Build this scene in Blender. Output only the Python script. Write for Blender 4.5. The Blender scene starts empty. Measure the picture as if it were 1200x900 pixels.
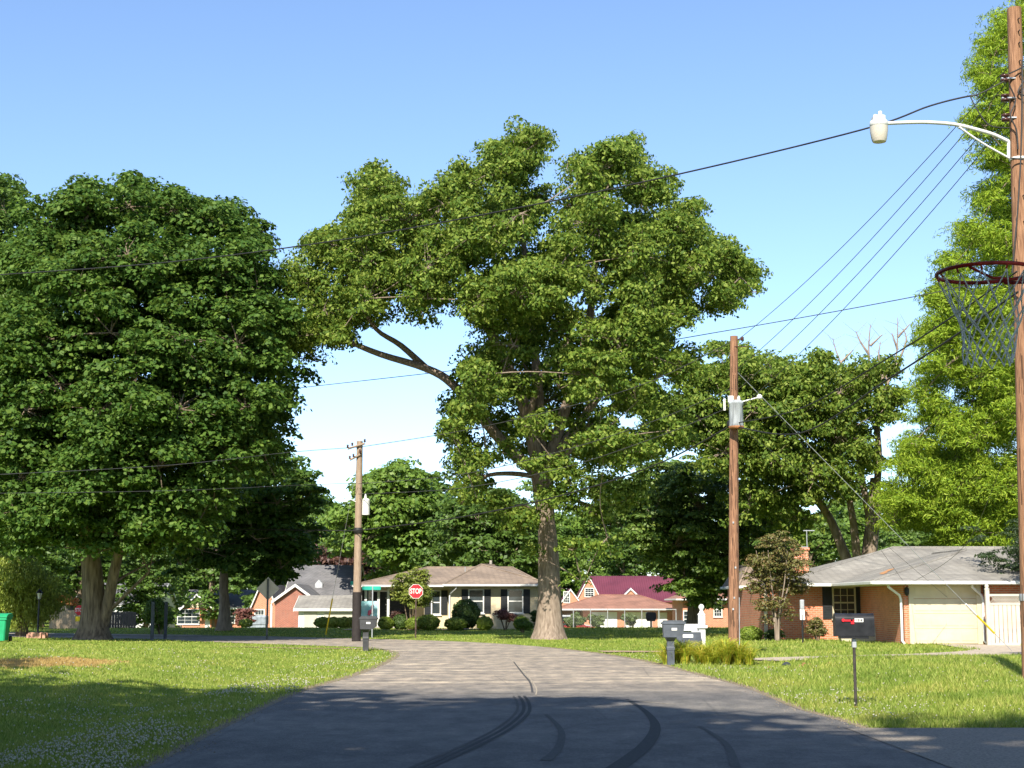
import bpy, math, random
import numpy as np
from mathutils import Vector
R = math.radians
random.seed(7)
rng = np.random.default_rng(11)
S = bpy.context.scene
C = S.collection

# ------------------------------------------------------------------ camera, sky, sun, exposure
CAMH = 1.5; FPX = 1800.0; PITCH = math.atan(256 / FPX)
cam_d = bpy.data.cameras.new('camera'); cam_d.lens = 54; cam_d.sensor_width = 36
cam_d.clip_start = 0.1; cam_d.clip_end = 3000
cam = bpy.data.objects.new('camera', cam_d); C.objects.link(cam)
cam.location = (0, 0, CAMH); cam.rotation_euler = (R(90) + PITCH, 0, 0)
S.camera = cam
SUN_AZ, SUN_EL = R(13), R(41)            # sun stands behind and left of the camera
sdir = Vector((-math.sin(SUN_AZ) * math.cos(SUN_EL), -math.cos(SUN_AZ) * math.cos(SUN_EL), math.sin(SUN_EL)))
w = bpy.data.worlds.new('World'); S.world = w; w.use_nodes = True
nt = w.node_tree; nt.nodes.clear()
sk = nt.nodes.new('ShaderNodeTexSky'); sk.sky_type = 'NISHITA'; sk.sun_disc = False
sk.sun_elevation = SUN_EL; sk.sun_rotation = math.atan2(sdir.x, sdir.y)
sk.air_density = 0.8; sk.dust_density = 0.4; sk.ozone_density = 3; sk.altitude = 100
bg = nt.nodes.new('ShaderNodeBackground'); bg.inputs[1].default_value = 0.12
wo = nt.nodes.new('ShaderNodeOutputWorld')
nt.links.new(sk.outputs[0], bg.inputs[0]); nt.links.new(bg.outputs[0], wo.inputs[0])
sun_d = bpy.data.lights.new('sun', 'SUN'); sun_d.energy = 4.6; sun_d.angle = R(0.53); sun_d.color = (1.0, 0.94, 0.83)
sun = bpy.data.objects.new('sun', sun_d); C.objects.link(sun)
sun.rotation_euler = sdir.to_track_quat('Z', 'Y').to_euler()
S.view_settings.view_transform = 'Standard'; S.view_settings.look = 'None'
S.view_settings.gamma = 1; S.view_settings.use_curve_mapping = False
S.view_settings.exposure = 1.12
S.render.engine = 'CYCLES'
S.cycles.max_bounces = 6; S.cycles.diffuse_bounces = 3; S.cycles.transmission_bounces = 4

# ------------------------------------------------------------------ survey helpers (photo sightings -> metres)
cp, sp = math.cos(PITCH), math.sin(PITCH)
def ray(u, v):
    a, b = (u - 600) / FPX, (450 - v) / FPX
    return Vector((a, cp - b * sp, sp + b * cp))
def W(u, v, Y):
    d = ray(u, v); t = Y / d.y
    return Vector((d.x * t, Y, CAMH + d.z * t))
def X(u, Y, v=706): return W(u, v, Y).x
def K(Y): return FPX / (Y * cp)           # photo pixels per metre at distance Y

# ------------------------------------------------------------------ materials
MATS = {}
def nodes(m):
    m.use_nodes = True
    t = m.node_tree; t.nodes.clear()
    return t, (lambda k: t.nodes.new(k)), t.links.new
def mat(name, col, rough=0.7, var=0.15, scale=6.0, bump=0.0, metal=0.0, stretch=(1, 1, 1), col2=None, spec=0.3, detail=4):
    if name in MATS: return MATS[name]
    m = bpy.data.materials.new(name); t, N, L = nodes(m)
    b = N('ShaderNodeBsdfPrincipled'); o = N('ShaderNodeOutputMaterial'); L(b.outputs[0], o.inputs[0])
    tc = N('ShaderNodeTexCoord'); mp = N('ShaderNodeMapping'); mp.inputs['Scale'].default_value = stretch
    L(tc.outputs['Object'], mp.inputs[0])
    nz = N('ShaderNodeTexNoise'); nz.inputs['Scale'].default_value = scale; nz.inputs['Detail'].default_value = detail
    L(mp.outputs[0], nz.inputs['Vector'])
    rp = N('ShaderNodeValToRGB'); L(nz.outputs[0], rp.inputs[0])
    c2 = col2 or tuple(c * (1 - var * 1.6) for c in col); c1 = col if col2 else tuple(min(1, c * (1 + var)) for c in col)
    rp.color_ramp.elements[0].position = 0.3; rp.color_ramp.elements[1].position = 0.7
    rp.color_ramp.elements[0].color = (*c2, 1); rp.color_ramp.elements[1].color = (*c1, 1)
    L(rp.outputs[0], b.inputs['Base Color'])
    b.inputs['Roughness'].default_value = rough; b.inputs['Metallic'].default_value = metal
    b.inputs['Specular IOR Level'].default_value = spec
    if bump:
        bp = N('ShaderNodeBump'); bp.inputs['Strength'].default_value = bump; bp.inputs['Distance'].default_value = 0.02
        L(nz.outputs[0], bp.inputs['Height']); L(bp.outputs[0], b.inputs['Normal'])
    MATS[name] = m; return m
def brick(name, c1, c2, mortar, bw=0.21, bh=0.075, ms=0.012):
    if name in MATS: return MATS[name]
    m = bpy.data.materials.new(name); t, N, L = nodes(m)
    b = N('ShaderNodeBsdfPrincipled'); o = N('ShaderNodeOutputMaterial'); L(b.outputs[0], o.inputs[0])
    tc = N('ShaderNodeTexCoord'); sx = N('ShaderNodeSeparateXYZ'); L(tc.outputs['Object'], sx.inputs[0])
    ad = N('ShaderNodeMath'); L(sx.outputs[0], ad.inputs[0]); L(sx.outputs[1], ad.inputs[1])
    cb = N('ShaderNodeCombineXYZ'); L(ad.outputs[0], cb.inputs[0]); L(sx.outputs[2], cb.inputs[1])
    br = N('ShaderNodeTexBrick'); L(cb.outputs[0], br.inputs[0])
    br.inputs['Scale'].default_value = 1; br.inputs['Brick Width'].default_value = bw; br.inputs['Row Height'].default_value = bh
    br.inputs['Mortar Size'].default_value = ms; br.inputs['Color1'].default_value = (*c1, 1)
    br.inputs['Color2'].default_value = (*c2, 1); br.inputs['Mortar'].default_value = (*mortar, 1)
    nz = N('ShaderNodeTexNoise'); nz.inputs['Scale'].default_value = 1.7; nz.inputs['Detail'].default_value = 6; L(tc.outputs['Object'], nz.inputs[0])
    rp = N('ShaderNodeValToRGB'); L(nz.outputs[0], rp.inputs[0]); rp.color_ramp.elements[0].color = (.7, .68, .66, 1); rp.color_ramp.elements[1].color = (1.15, 1.12, 1.1, 1)
    mx = N('ShaderNodeMixRGB'); mx.blend_type = 'MULTIPLY'; mx.inputs[0].default_value = 1
    L(br.outputs[0], mx.inputs[1]); L(rp.outputs[0], mx.inputs[2]); L(mx.outputs[0], b.inputs['Base Color'])
    b.inputs['Roughness'].default_value = .85
    MATS[name] = m; return m
def shingle(name, c1, c2):
    if name in MATS: return MATS[name]
    m = bpy.data.materials.new(name); t, N, L = nodes(m)
    b = N('ShaderNodeBsdfPrincipled'); o = N('ShaderNodeOutputMaterial'); L(b.outputs[0], o.inputs[0])
    tc = N('ShaderNodeTexCoord'); sx = N('ShaderNodeSeparateXYZ'); L(tc.outputs['Object'], sx.inputs[0])
    cb = N('ShaderNodeCombineXYZ'); ad = N('ShaderNodeMath'); L(sx.outputs[0], ad.inputs[0]); L(sx.outputs[1], ad.inputs[1])
    mu = N('ShaderNodeMath'); mu.operation = 'MULTIPLY'; mu.inputs[1].default_value = 3.2; L(sx.outputs[2], mu.inputs[0])
    L(ad.outputs[0], cb.inputs[0]); L(mu.outputs[0], cb.inputs[1])
    br = N('ShaderNodeTexBrick'); L(cb.outputs[0], br.inputs[0]); br.inputs['Scale'].default_value = 1
    br.inputs['Brick Width'].default_value = .32; br.inputs['Row Height'].default_value = .16; br.inputs['Mortar Size'].default_value = .012
    br.inputs['Color1'].default_value = (*c1, 1); br.inputs['Color2'].default_value = (*c2, 1); br.inputs['Mortar'].default_value = (*[c * .55 for c in c2], 1)
    nz = N('ShaderNodeTexNoise'); nz.inputs['Scale'].default_value = .9; nz.inputs['Detail'].default_value = 7; L(tc.outputs['Object'], nz.inputs[0])
    rp = N('ShaderNodeValToRGB'); L(nz.outputs[0], rp.inputs[0]); rp.color_ramp.elements[0].position = .3; rp.color_ramp.elements[1].position = .7
    rp.color_ramp.elements[0].color = (.72, .7, .68, 1); rp.color_ramp.elements[1].color = (1.15, 1.13, 1.1, 1)
    mx = N('ShaderNodeMixRGB'); mx.blend_type = 'MULTIPLY'; mx.inputs[0].default_value = 1
    L(br.outputs[0], mx.inputs[1]); L(rp.outputs[0], mx.inputs[2]); L(mx.outputs[0], b.inputs['Base Color'])
    b.inputs['Roughness'].default_value = .9
    MATS[name] = m; return m
def leafmat(name, cols, transl=0.3, rough=0.5, spec=0.35):
    if name in MATS: return MATS[name]
    m = bpy.data.materials.new(name); t, N, L = nodes(m)
    g = N('ShaderNodeNewGeometry'); rp = N('ShaderNodeValToRGB'); L(g.outputs['Random Per Island'], rp.inputs[0])
    e = rp.color_ramp.elements
    e[0].color = (*cols[0], 1); e[1].color = (*cols[-1], 1)
    for i, c in enumerate(cols[1:-1]):
        x = e.new((i + 1) / (len(cols) - 1)); x.color = (*c, 1)
    b = N('ShaderNodeBsdfPrincipled'); L(rp.outputs[0], b.inputs['Base Color'])
    b.inputs['Roughness'].default_value = rough; b.inputs['Specular IOR Level'].default_value = spec
    tr = N('ShaderNodeBsdfTranslucent'); h = N('ShaderNodeHueSaturation'); h.inputs['Value'].default_value = 1.5; h.inputs['Hue'].default_value = .485
    L(rp.outputs[0], h.inputs['Color']); L(h.outputs[0], tr.inputs[0])
    mx = N('ShaderNodeMixShader'); mx.inputs[0].default_value = transl
    L(b.outputs[0], mx.inputs[1]); L(tr.outputs[0], mx.inputs[2])
    o = N('ShaderNodeOutputMaterial'); L(mx.outputs[0], o.inputs[0])
    MATS[name] = m; return m
def glass():
    if 'glass' in MATS: return MATS['glass']
    m = mat('glass', (.03, .04, .045), .08, .3, 1.5, spec=.8); return m

WHITE = mat('white paint', (.64, .63, .59), .5, .07, 3)
VINYL = mat('white vinyl', (.46, .425, .35), .45, .08, 2)
CREAM = mat('cream panel', (.52, .455, .32), .5, .06, 2)
BLACK = mat('black metal', (.018, .018, .02), .38, .3, 9)
SHUT = mat('black shutter', (.018, .02, .022), .5, .2, 9)
GREYPL = mat('grey plastic', (.075, .085, .10), .5, .2, 5)
DKPL = mat('dark grey plastic', (.05, .05, .053), .5, .2, 5)
STEEL = mat('galvanised steel', (.42, .43, .44), .45, .15, 5, metal=.4)
GALV = mat('weathered transformer steel', (.30, .32, .33), .55, .45, 3, stretch=(3, 3, .4))
CONC = mat('concrete', (.36, .33, .28), .9, .15, 4, .3)
POLE = mat('reddish weathered pole wood', (.37, .20, .11), .85, .3, 9, .9, stretch=(6, 6, .35), col2=(.13, .06, .032), detail=8)
POLE2 = mat('brown pole wood', (.34, .18, .10), .85, .3, 9, .9, stretch=(6, 6, .35), col2=(.12, .055, .032), detail=8)
POLE3 = mat('pale grey pole wood', (.36, .27, .19), .85, .3, 9, .9, stretch=(6, 6, .35), col2=(.19, .13, .09), detail=8)
BARK = mat('grey brown bark', (.30, .235, .18), .95, .3, 5, 1, stretch=(3, 3, .5), col2=(.13, .095, .07), detail=8)
BARKM = mat('dark maple bark', (.25, .19, .13), .95, .3, 4, 1, stretch=(3, 3, .35), col2=(.075, .055, .04), detail=8)
BARKP = mat('pale bark', (.33, .26, .20), .95, .3, 4, 1, stretch=(2, 2, .5), col2=(.16, .12, .09), detail=8)
CABLE = mat('black cable', (.02, .02, .02), .6, .2, 3)
WIREM = mat('grey wire', (.07, .07, .07), .5, .2, 3, metal=.3)
INSUL = mat('brown porcelain', (.06, .025, .02), .25, .2, 9)
RED = mat('sign red', (.62, .02, .03), .4, .08, 5)
RIM = mat('dull red rim paint', (.42, .035, .025), .45, .35, 12)
ROPE = mat('weathered net cord', (.72, .74, .78), .8, .15, 30)
GREEN = mat('green plastic', (.02, .30, .13), .4, .1, 4)
SGREEN = mat('street sign green', (.02, .32, .25), .4, .1, 4)
YEL = mat('yellow plastic', (.75, .55, .02), .45, .1, 5)
BRK = brick('orange red brick', (.62, .195, .085), (.48, .13, .058), (.46, .33, .24))
BRKD = brick('red brick', (.36, .09, .05), (.26, .06, .036), (.30, .22, .17))
BRKY = brick('cream brick', (.66, .55, .33), (.57, .47, .28), (.55, .50, .40))
SHG = shingle('grey shingles', (.27, .255, .225), (.21, .20, .18))
SHB = shingle('brown shingles', (.26, .20, .15), (.20, .155, .12))
SHR = shingle('red brown shingles', (.31, .155, .105), (.25, .125, .085))
SHD = shingle('slate grey shingles', (.16, .155, .16), (.12, .12, .125))
PURP = mat('maroon metal roof', (.13, .033, .05), .5, .12, .6)

# ------------------------------------------------------------------ object helpers
def tag(o, label=None, cat=None, group=None, kind=None):
    if label: o['label'] = label
    if cat: o['category'] = cat
    if group: o['group'] = group
    if kind: o['kind'] = kind
    return o
def empty(name, loc, label, cat, group=None, rz=0):
    o = bpy.data.objects.new(name, None); C.objects.link(o); o.location = loc; o.rotation_euler = (0, 0, rz)
    o.empty_display_size = .2
    return tag(o, label, cat, group)
def link(name, me, m, parent=None):
    o = bpy.data.objects.new(name, me); C.objects.link(o)
    if m is not None and not me.materials: me.materials.append(m)
    if parent is not None: o.parent = parent
    return o
class MB:
    def __init__(s): s.v = []; s.f = []; s.sm = []
    def add(s, vs, fs, smooth=False):
        n = len(s.v); s.v += [tuple(a) for a in vs]; s.f += [tuple(i + n for i in f) for f in fs]; s.sm += [smooth] * len(fs); return s
    def box(s, x0, x1, y0, y1, z0, z1, b=0):
        if b <= 0:
            vs = [(x, y, z) for z in (z0, z1) for y in (y0, y1) for x in (x0, x1)]
            return s.add(vs, [(0, 2, 3, 1), (4, 5, 7, 6), (0, 1, 5, 4), (2, 6, 7, 3), (0, 4, 6, 2), (1, 3, 7, 5)])
        # chamfered in plan and at top
        def ring(z, i):
            a, c, d, e = x0 + i, x1 - i, y0 + i, y1 - i
            return [(a + b, d, z), (c - b, d, z), (c, d + b, z), (c, e - b, z), (c - b, e, z), (a + b, e, z), (a, e - b, z), (a, d + b, z)]
        vs = ring(z0, 0) + ring(z1 - b, 0) + ring(z1, b * .7)
        fs = [tuple(range(7, -1, -1)), tuple(range(16, 24))]
        for r in range(2):
            for i in range(8): fs.append((r * 8 + i, r * 8 + (i + 1) % 8, r * 8 + 8 + (i + 1) % 8, r * 8 + 8 + i))
        return s.add(vs, fs)
    def tube(s, pts, rad, n=8, cap=True):
        pts = [Vector(p) for p in pts]
        if not hasattr(rad, '__len__'): rad = [rad] * len(pts)
        vs = []; fs = []; up = None
        for i, p in enumerate(pts):
            t = (pts[min(i + 1, len(pts) - 1)] - pts[max(i - 1, 0)])
            t = t.normalized() if t.length > 1e-9 else Vector((0, 0, 1))
            if up is None: up = Vector((1, 0, 0)) if abs(t.x) < .9 else Vector((0, 1, 0))
            a = (up - t * up.dot(t)).normalized(); b = t.cross(a); up = a
            for k in range(n):
                q = 2 * math.pi * k / n; vs.append(p + (a * math.cos(q) + b * math.sin(q)) * rad[i])
        for i in range(len(pts) - 1):
            for k in range(n): fs.append((i * n + k, i * n + (k + 1) % n, (i + 1) * n + (k + 1) % n, (i + 1) * n + k))
        s.add(vs, fs, n > 5)
        if cap:
            m = len(pts) - 1
            s.add(vs[:n], [tuple(range(n - 1, -1, -1))]); s.add(vs[m * n:], [tuple(range(n))])
        return s
    def lathe(s, c, prof, n=16):
        vs = []; fs = []
        for r, z in prof:
            for k in range(n):
                q = 2 * math.pi * k / n; vs.append((c[0] + r * math.cos(q), c[1] + r * math.sin(q), c[2] + z))
        for i in range(len(prof) - 1):
            for k in range(n): fs.append((i * n + k, i * n + (k + 1) % n, (i + 1) * n + (k + 1) % n, (i + 1) * n + k))
        s.add(vs, fs, True)
        m = len(prof) - 1
        s.add(vs[:n], [tuple(range(n - 1, -1, -1))]); s.add(vs[m * n:], [tuple(range(n))]); return s
    def prism(s, poly, a0, a1, axis='y'):
        """poly in the plane across the axis: axis y -> (x,z); axis x -> (y,z); axis z -> (x,y)"""
        def P(p, a): return (p[0], a, p[1]) if axis == 'y' else (a, p[0], p[1]) if axis == 'x' else (p[0], p[1], a)
        n = len(poly); vs = [P(p, a0) for p in poly] + [P(p, a1) for p in poly]
        return s.add(vs, [tuple(range(n)), tuple(range(2 * n - 1, n - 1, -1))] + [(i, n + i, n + (i + 1) % n, (i + 1) % n) for i in range(n)])
    def build(s, name, m, parent=None):
        me = bpy.data.meshes.new(name); me.from_pydata(s.v, [], s.f); me.update()
        me.polygons.foreach_set('use_smooth', s.sm)
        import bmesh
        bm = bmesh.new(); bm.from_mesh(me); bmesh.ops.recalc_face_normals(bm, faces=bm.faces); bm.to_mesh(me); bm.free()
        return link(name, me, m, parent)
def npmesh(name, verts, quads):
    me = bpy.data.meshes.new(name); n = len(verts); q = len(quads); k = quads.shape[1]
    me.vertices.add(n); me.vertices.foreach_set('co', np.ascontiguousarray(verts, dtype=np.float32).ravel())
    me.loops.add(q * k); me.loops.foreach_set('vertex_index', quads.astype(np.int32).ravel())
    me.polygons.add(q); me.polygons.foreach_set('loop_start', np.arange(0, q * k, k, dtype=np.int32))
    me.update(calc_edges=True); return me
def textmesh(s, size, name='letters'):
    c = bpy.data.curves.new(name, 'FONT'); c.body = s; c.size = size; c.align_x = 'CENTER'; c.align_y = 'CENTER'; c.extrude = .003; c.offset = size * .02
    o = bpy.data.objects.new(name, c); C.objects.link(o); dg = bpy.context.evaluated_depsgraph_get()
    me = bpy.data.meshes.new_from_object(o.evaluated_get(dg)); bpy.data.objects.remove(o); return me

# ------------------------------------------------------------------ roads and terrain
def catmull(P, n=6):
    out = []
    for i in range(len(P) - 1):
        p0, p1, p2, p3 = P[max(i - 1, 0)], P[i], P[i + 1], P[min(i + 2, len(P) - 1)]
        for k in range(n):
            t = k / n
            out.append(tuple(.5 * ((2 * p1[j]) + (-p0[j] + p2[j]) * t + (2 * p0[j] - 5 * p1[j] + 4 * p2[j] - p3[j]) * t * t + (-p0[j] + 3 * p1[j] - 3 * p2[j] + p3[j]) * t ** 3) for j in range(2)))
    out.append(P[-1]); return out
def G(u, v):
    d = ray(u, v); t = -CAMH / d.z; return (d.x * t, d.y * t)
LEFT = [(-3.3, -40), (-3.3, 5), G(160, 900), G(240, 860), G(345, 812), G(418, 790), G(452, 776), G(464, 768), G(456, 763), G(430, 759), G(380, 757), G(300, 754.5), G(215, 751), G(150, 748.6), (-30, 71), (-60, 80)]
RIGHT = [(-60, 92), (-32, 82), G(200, 744.5), G(300, 745.5), G(400, 748), G(480, 750), G(560, 753), G(640, 758.5), G(700, 765.5), G(760, 775.5), G(830, 793), G(880, 806), G(940, 830), G(1013, 851), G(1110, 893), (4.15, 5), (4.15, -40)]
def wob(P, a=.035):
    return [(x + a * math.sin(y * 5.1) * math.sin(y * 1.7 + 1), y + a * .6 * math.sin(x * 6.3 + 2)) for x, y in P]
ROAD = np.array(wob(catmull(LEFT) + catmull(RIGHT), .03))
APRON = np.array([(4.0, 18.8), (9, 18.9), (24, 19.2), (24, 9.5), (4.0, 9)])
DRIVE = np.array([G(868, 774.5), G(915, 776), G(950, 770.5), G(990, 768), G(1060, 766.5), (20, 47), (26, 47), (26, 50), G(1080, 764), G(960, 766.8), G(880, 770.5)])
RIBS = []
DRV2 = np.array([G(640, 759.5), G(700, 762.5), G(742, 762.5), G(770, 766), (20, 45), (22, 50), G(750, 759.8), G(690, 759.2), G(630, 757)])
PATHS = [ROAD, APRON, DRIVE]
def pip(P, x, y):
    ins = np.zeros(x.shape, bool); n = len(P); j = n - 1
    for i in range(n):
        xi, yi = P[i]; xj, yj = P[j]
        c = ((yi > y) != (yj > y)) & (x < (xj - xi) * (y - yi) / (yj - yi + 1e-12) + xi)
        ins ^= c; j = i
    return ins
def sdf(P, x, y):
    d = np.full(x.shape, 1e9); n = len(P)
    for i in range(n):
        a = P[i]; b = P[(i + 1) % n]; ab = b - a; l = (ab ** 2).sum() + 1e-9
        t = np.clip(((x - a[0]) * ab[0] + (y - a[1]) * ab[1]) / l, 0, 1)
        d = np.minimum(d, np.hypot(x - a[0] - t * ab[0], y - a[1] - t * ab[1]))
    return np.where(pip(P, x, y), 0, d)
def sm(a, b, x): t = np.clip((x - a) / (b - a), 0, 1); return t * t * (3 - 2 * t)
def height(x, y):
    x = np.asarray(x, float); y = np.asarray(y, float)
    d = np.minimum(sdf(ROAD, x, y), sdf(APRON, x, y)); dd = sdf(DRIVE, x, y)
    h = -1.3 * sm(95, 112, y)
    wl = sm(.5, 1.4, d) * (x < 0); wr = sm(.5, 1.4, d) * (x >= 0) * sm(.2, 1.2, dd)
    fl = 1 - sm(40, 50, y)
    h = h + wl * fl * (-.20 * np.exp(-((d - 2.4) / 1.0) ** 2) + .22 * sm(3, 8, d))
    h = h + wr * (1 - sm(34, 46, y)) * .2 * sm(1.2, 4.5, d)
    h = h - sm(.4, 1.2, d) * .22 * np.exp(-(((x - 6.4) / 1.1) ** 2 + ((y - 37) / 1.1) ** 2))
    h = h + .02 * np.sin(x * .9 + 1) * np.sin(y * .7) * sm(.5, 3, np.minimum(d, dd)) * (y < 90)
    h = h + 3.0 * sm(230, 420, y) 
    return h
def gz(x, y): return float(height(np.array([x]), np.array([y]))[0])
def onG(u, Y, dz=0.0):
    x = X(u, Y); x = W(u, 706 + (1.5) * K(Y), Y).x; return Vector((x, Y, gz(x, Y) + dz))

xs = np.unique(np.concatenate([np.arange(-36, 30.1, .45), -36 - np.cumsum(np.geomspace(.6, 90, 26)), 30 + np.cumsum(np.geomspace(.6, 90, 26))]))
ys = np.unique(np.concatenate([np.arange(-4, 70.1, .45), -4 - np.cumsum(np.geomspace(.6, 60, 18)), 70 + np.cumsum(np.geomspace(.6, 110, 40))]))
gx, gy = np.meshgrid(xs, ys); hz = height(gx, gy)
V = np.stack([gx, gy, hz], -1).reshape(-1, 3); nx = len(xs)
I = (np.arange(len(ys) - 1)[:, None] * nx + np.arange(nx - 1)[None]).ravel()
me = npmesh('ground', V, np.stack([I, I + 1, I + nx + 1, I + nx], -1)); me.polygons.foreach_set('use_smooth', np.ones(len(I), bool))
gm = bpy.data.materials.new('lawn'); t, N, L = nodes(gm)
b = N('ShaderNodeBsdfPrincipled'); o = N('ShaderNodeOutputMaterial'); L(b.outputs[0], o.inputs[0]); b.inputs['Roughness'].default_value = .95; b.inputs['Specular IOR Level'].default_value = .1
tc = N('ShaderNodeTexCoord')
def noise(scale, det=4, vec=None, st=None):
    n = N('ShaderNodeTexNoise'); n.inputs['Scale'].default_value = scale; n.inputs['Detail'].default_value = det
    src = tc.outputs['Object']
    if st:
        mp = N('ShaderNodeMapping'); mp.inputs['Scale'].default_value = st; L(src, mp.inputs[0]); src = mp.outputs[0]
    L(src, n.inputs['Vector']); return n.outputs[0]
def ramp(fac, stops):
    r = N('ShaderNodeValToRGB'); L(fac, r.inputs[0]); e = r.color_ramp.elements
    e[0].position, e[0].color = stops[0][0], (*stops[0][1], 1); e[1].position, e[1].color = stops[-1][0], (*stops[-1][1], 1)
    for p, c in stops[1:-1]: x = e.new(p); x.color = (*c, 1)
    return r.outputs[0]
def mix(f, a, c, mode='MIX'):
    m = N('ShaderNodeMixRGB'); m.blend_type = mode
    if isinstance(f, float): m.inputs[0].default_value = f
    else: L(f, m.inputs[0])
    L(a, m.inputs[1])
    if isinstance(c, tuple): m.inputs[2].default_value = (*c, 1)
    else: L(c, m.inputs[2])
    return m.outputs[0]
c = ramp(noise(.35, 6), [(.3, (.13, .19, .022)), (.5, (.19, .25, .032)), (.72, (.27, .30, .055))])
c = mix(ramp(noise(9, 5), [(.35, (0, 0, 0)), (.7, (.6, .6, .6))]), c, (.07, .115, .015))
c = mix(ramp(noise(45, 3), [(.45, (0, 0, 0)), (.75, (.6, .6, .6))]), c, (.30, .34, .08))
# worn, straw coloured patch left of the road
vd = N('ShaderNodeVectorMath'); vd.operation = 'DISTANCE'; mp = N('ShaderNodeMapping'); mp.vector_type = 'POINT'
L(tc.outputs['Object'], mp.inputs[0]); mp.inputs['Scale'].default_value = (.42, .2, 0); mp.inputs['Rotation'].default_value = (0, 0, 0)
L(mp.outputs[0], vd.inputs[0]); vd.inputs[1].default_value = (-10.2 * .42, 34.5 * .2, 0)
dn = N('ShaderNodeMath'); dn.operation = 'ADD'; nn = N('ShaderNodeMath'); nn.operation = 'MULTIPLY'; nn.inputs[1].default_value = .9; L(noise(1.3, 6), nn.inputs[0])
L(vd.outputs['Value'], dn.inputs[0]); L(nn.outputs[0], dn.inputs[1])
c = mix(ramp(dn.outputs[0], [(.95, (.75, .75, .75)), (1, (0, 0, 0))]), c, (.42, .24, .10))
wv = N('ShaderNodeTexWave'); wv.inputs['Scale'].default_value = .17; wv.inputs['Distortion'].default_value = .5; mp = N('ShaderNodeMapping'); mp.inputs['Rotation'].default_value = (0, 0, R(68)); L(tc.outputs['Object'], mp.inputs[0]); L(mp.outputs[0], wv.inputs[0])
c = mix(.35, c, ramp(wv.outputs['Color'], [(.3, (.8, .84, .72)), (.7, (1.15, 1.1, 1.1))]), 'MULTIPLY')
L(c, b.inputs['Base Color'])
bp = N('ShaderNodeBump'); bp.inputs['Strength'].default_value = .9; bp.inputs['Distance'].default_value = .06; L(noise(22, 5), bp.inputs['Height']); L(bp.outputs[0], b.inputs['Normal'])
tag(link('ground', me, gm), kind='structure')

am = bpy.data.materials.new('asphalt'); t, N, L = nodes(am)
b = N('ShaderNodeBsdfPrincipled'); o = N('ShaderNodeOutputMaterial'); L(b.outputs[0], o.inputs[0]); b.inputs['Roughness'].default_value = .8; b.inputs['Specular IOR Level'].default_value = .35
tc = N('ShaderNodeTexCoord')
c = ramp(noise(.25, 6, st=(.6, 1.4, 1)), [(.35, (.062, .059, .058)), (.5, (.09, .084, .078)), (.68, (.125, .115, .10))])
# paler, sandier tone with crosswise pale streaks, from the patch seam round the bend
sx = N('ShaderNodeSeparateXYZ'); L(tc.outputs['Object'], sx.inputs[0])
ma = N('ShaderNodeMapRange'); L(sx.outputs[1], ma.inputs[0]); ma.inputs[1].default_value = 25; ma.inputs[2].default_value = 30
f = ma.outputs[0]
buff = ramp(noise(1.1, 7, st=(.16, 1.3, 1)), [(.36, (.22, .18, .135)), (.52, (.28, .23, .17)), (.62, (.36, .295, .21)), (.72, (.52, .43, .30))])
c = mix(f, c, buff)
c = mix(ramp(noise(38, 4), [(.48, (0, 0, 0)), (.72, (.5, .5, .5))]), c, (.24, .22, .195))
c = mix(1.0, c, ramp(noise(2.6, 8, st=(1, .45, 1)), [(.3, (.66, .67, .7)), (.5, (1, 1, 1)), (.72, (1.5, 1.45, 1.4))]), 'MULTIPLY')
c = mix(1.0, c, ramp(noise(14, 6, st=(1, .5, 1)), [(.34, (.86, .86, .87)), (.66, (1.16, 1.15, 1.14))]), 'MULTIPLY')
c = mix(ramp(noise(2.2, 8), [(.56, (0, 0, 0)), (.66, (.5, .5, .5))]), c, (.05, .048, .047))
c = mix(ramp(noise(150, 2), [(.5, (0, 0, 0)), (.7, (.6, .6, .6))]), c, (.26, .24, .21))
c = mix(ramp(noise(90, 2), [(.3, (.5, .5, .5)), (.45, (0, 0, 0))]), c, (.035, .034, .034))
mp = N('ShaderNodeTexVoronoi'); mp.feature = 'DISTANCE_TO_EDGE'; mp.inputs['Scale'].default_value = .33; L(tc.outputs['Object'], mp.inputs['Vector'])
c = mix(ramp(mp.outputs['Distance'], [(0, (.35, .35, .35)), (.006, (0, 0, 0))]), c, (.03, .03, .03))
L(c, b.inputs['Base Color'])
bp = N('ShaderNodeBump'); bp.inputs['Strength'].default_value = .5; bp.inputs['Distance'].default_value = .006; L(noise(110, 3), bp.inputs['Height']); L(bp.outputs[0], b.inputs['Normal'])
def sheet(name, P, z, m, follow=False, parent=None, th=.03):
    import bmesh
    bm = bmesh.new(); vs = [bm.verts.new((x, y, (gz(x, y) if follow else 0) + z)) for x, y in P]
    fc = bm.faces.new(vs); bmesh.ops.recalc_face_normals(bm, faces=[fc])
    bmesh.ops.triangulate(bm, faces=[fc]); me = bpy.data.meshes.new(name); bm.to_mesh(me); bm.free()
    if me.polygons[0].normal.z < 0: me.flip_normals()
    return link(name, me, m, parent)
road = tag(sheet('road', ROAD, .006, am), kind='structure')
apm = mat('old driveway asphalt', (.30, .26, .21), .9, .2, 45, .6, col2=(.13, .112, .09))
tag(sheet('driveway', APRON, .012, apm), kind='structure')
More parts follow.
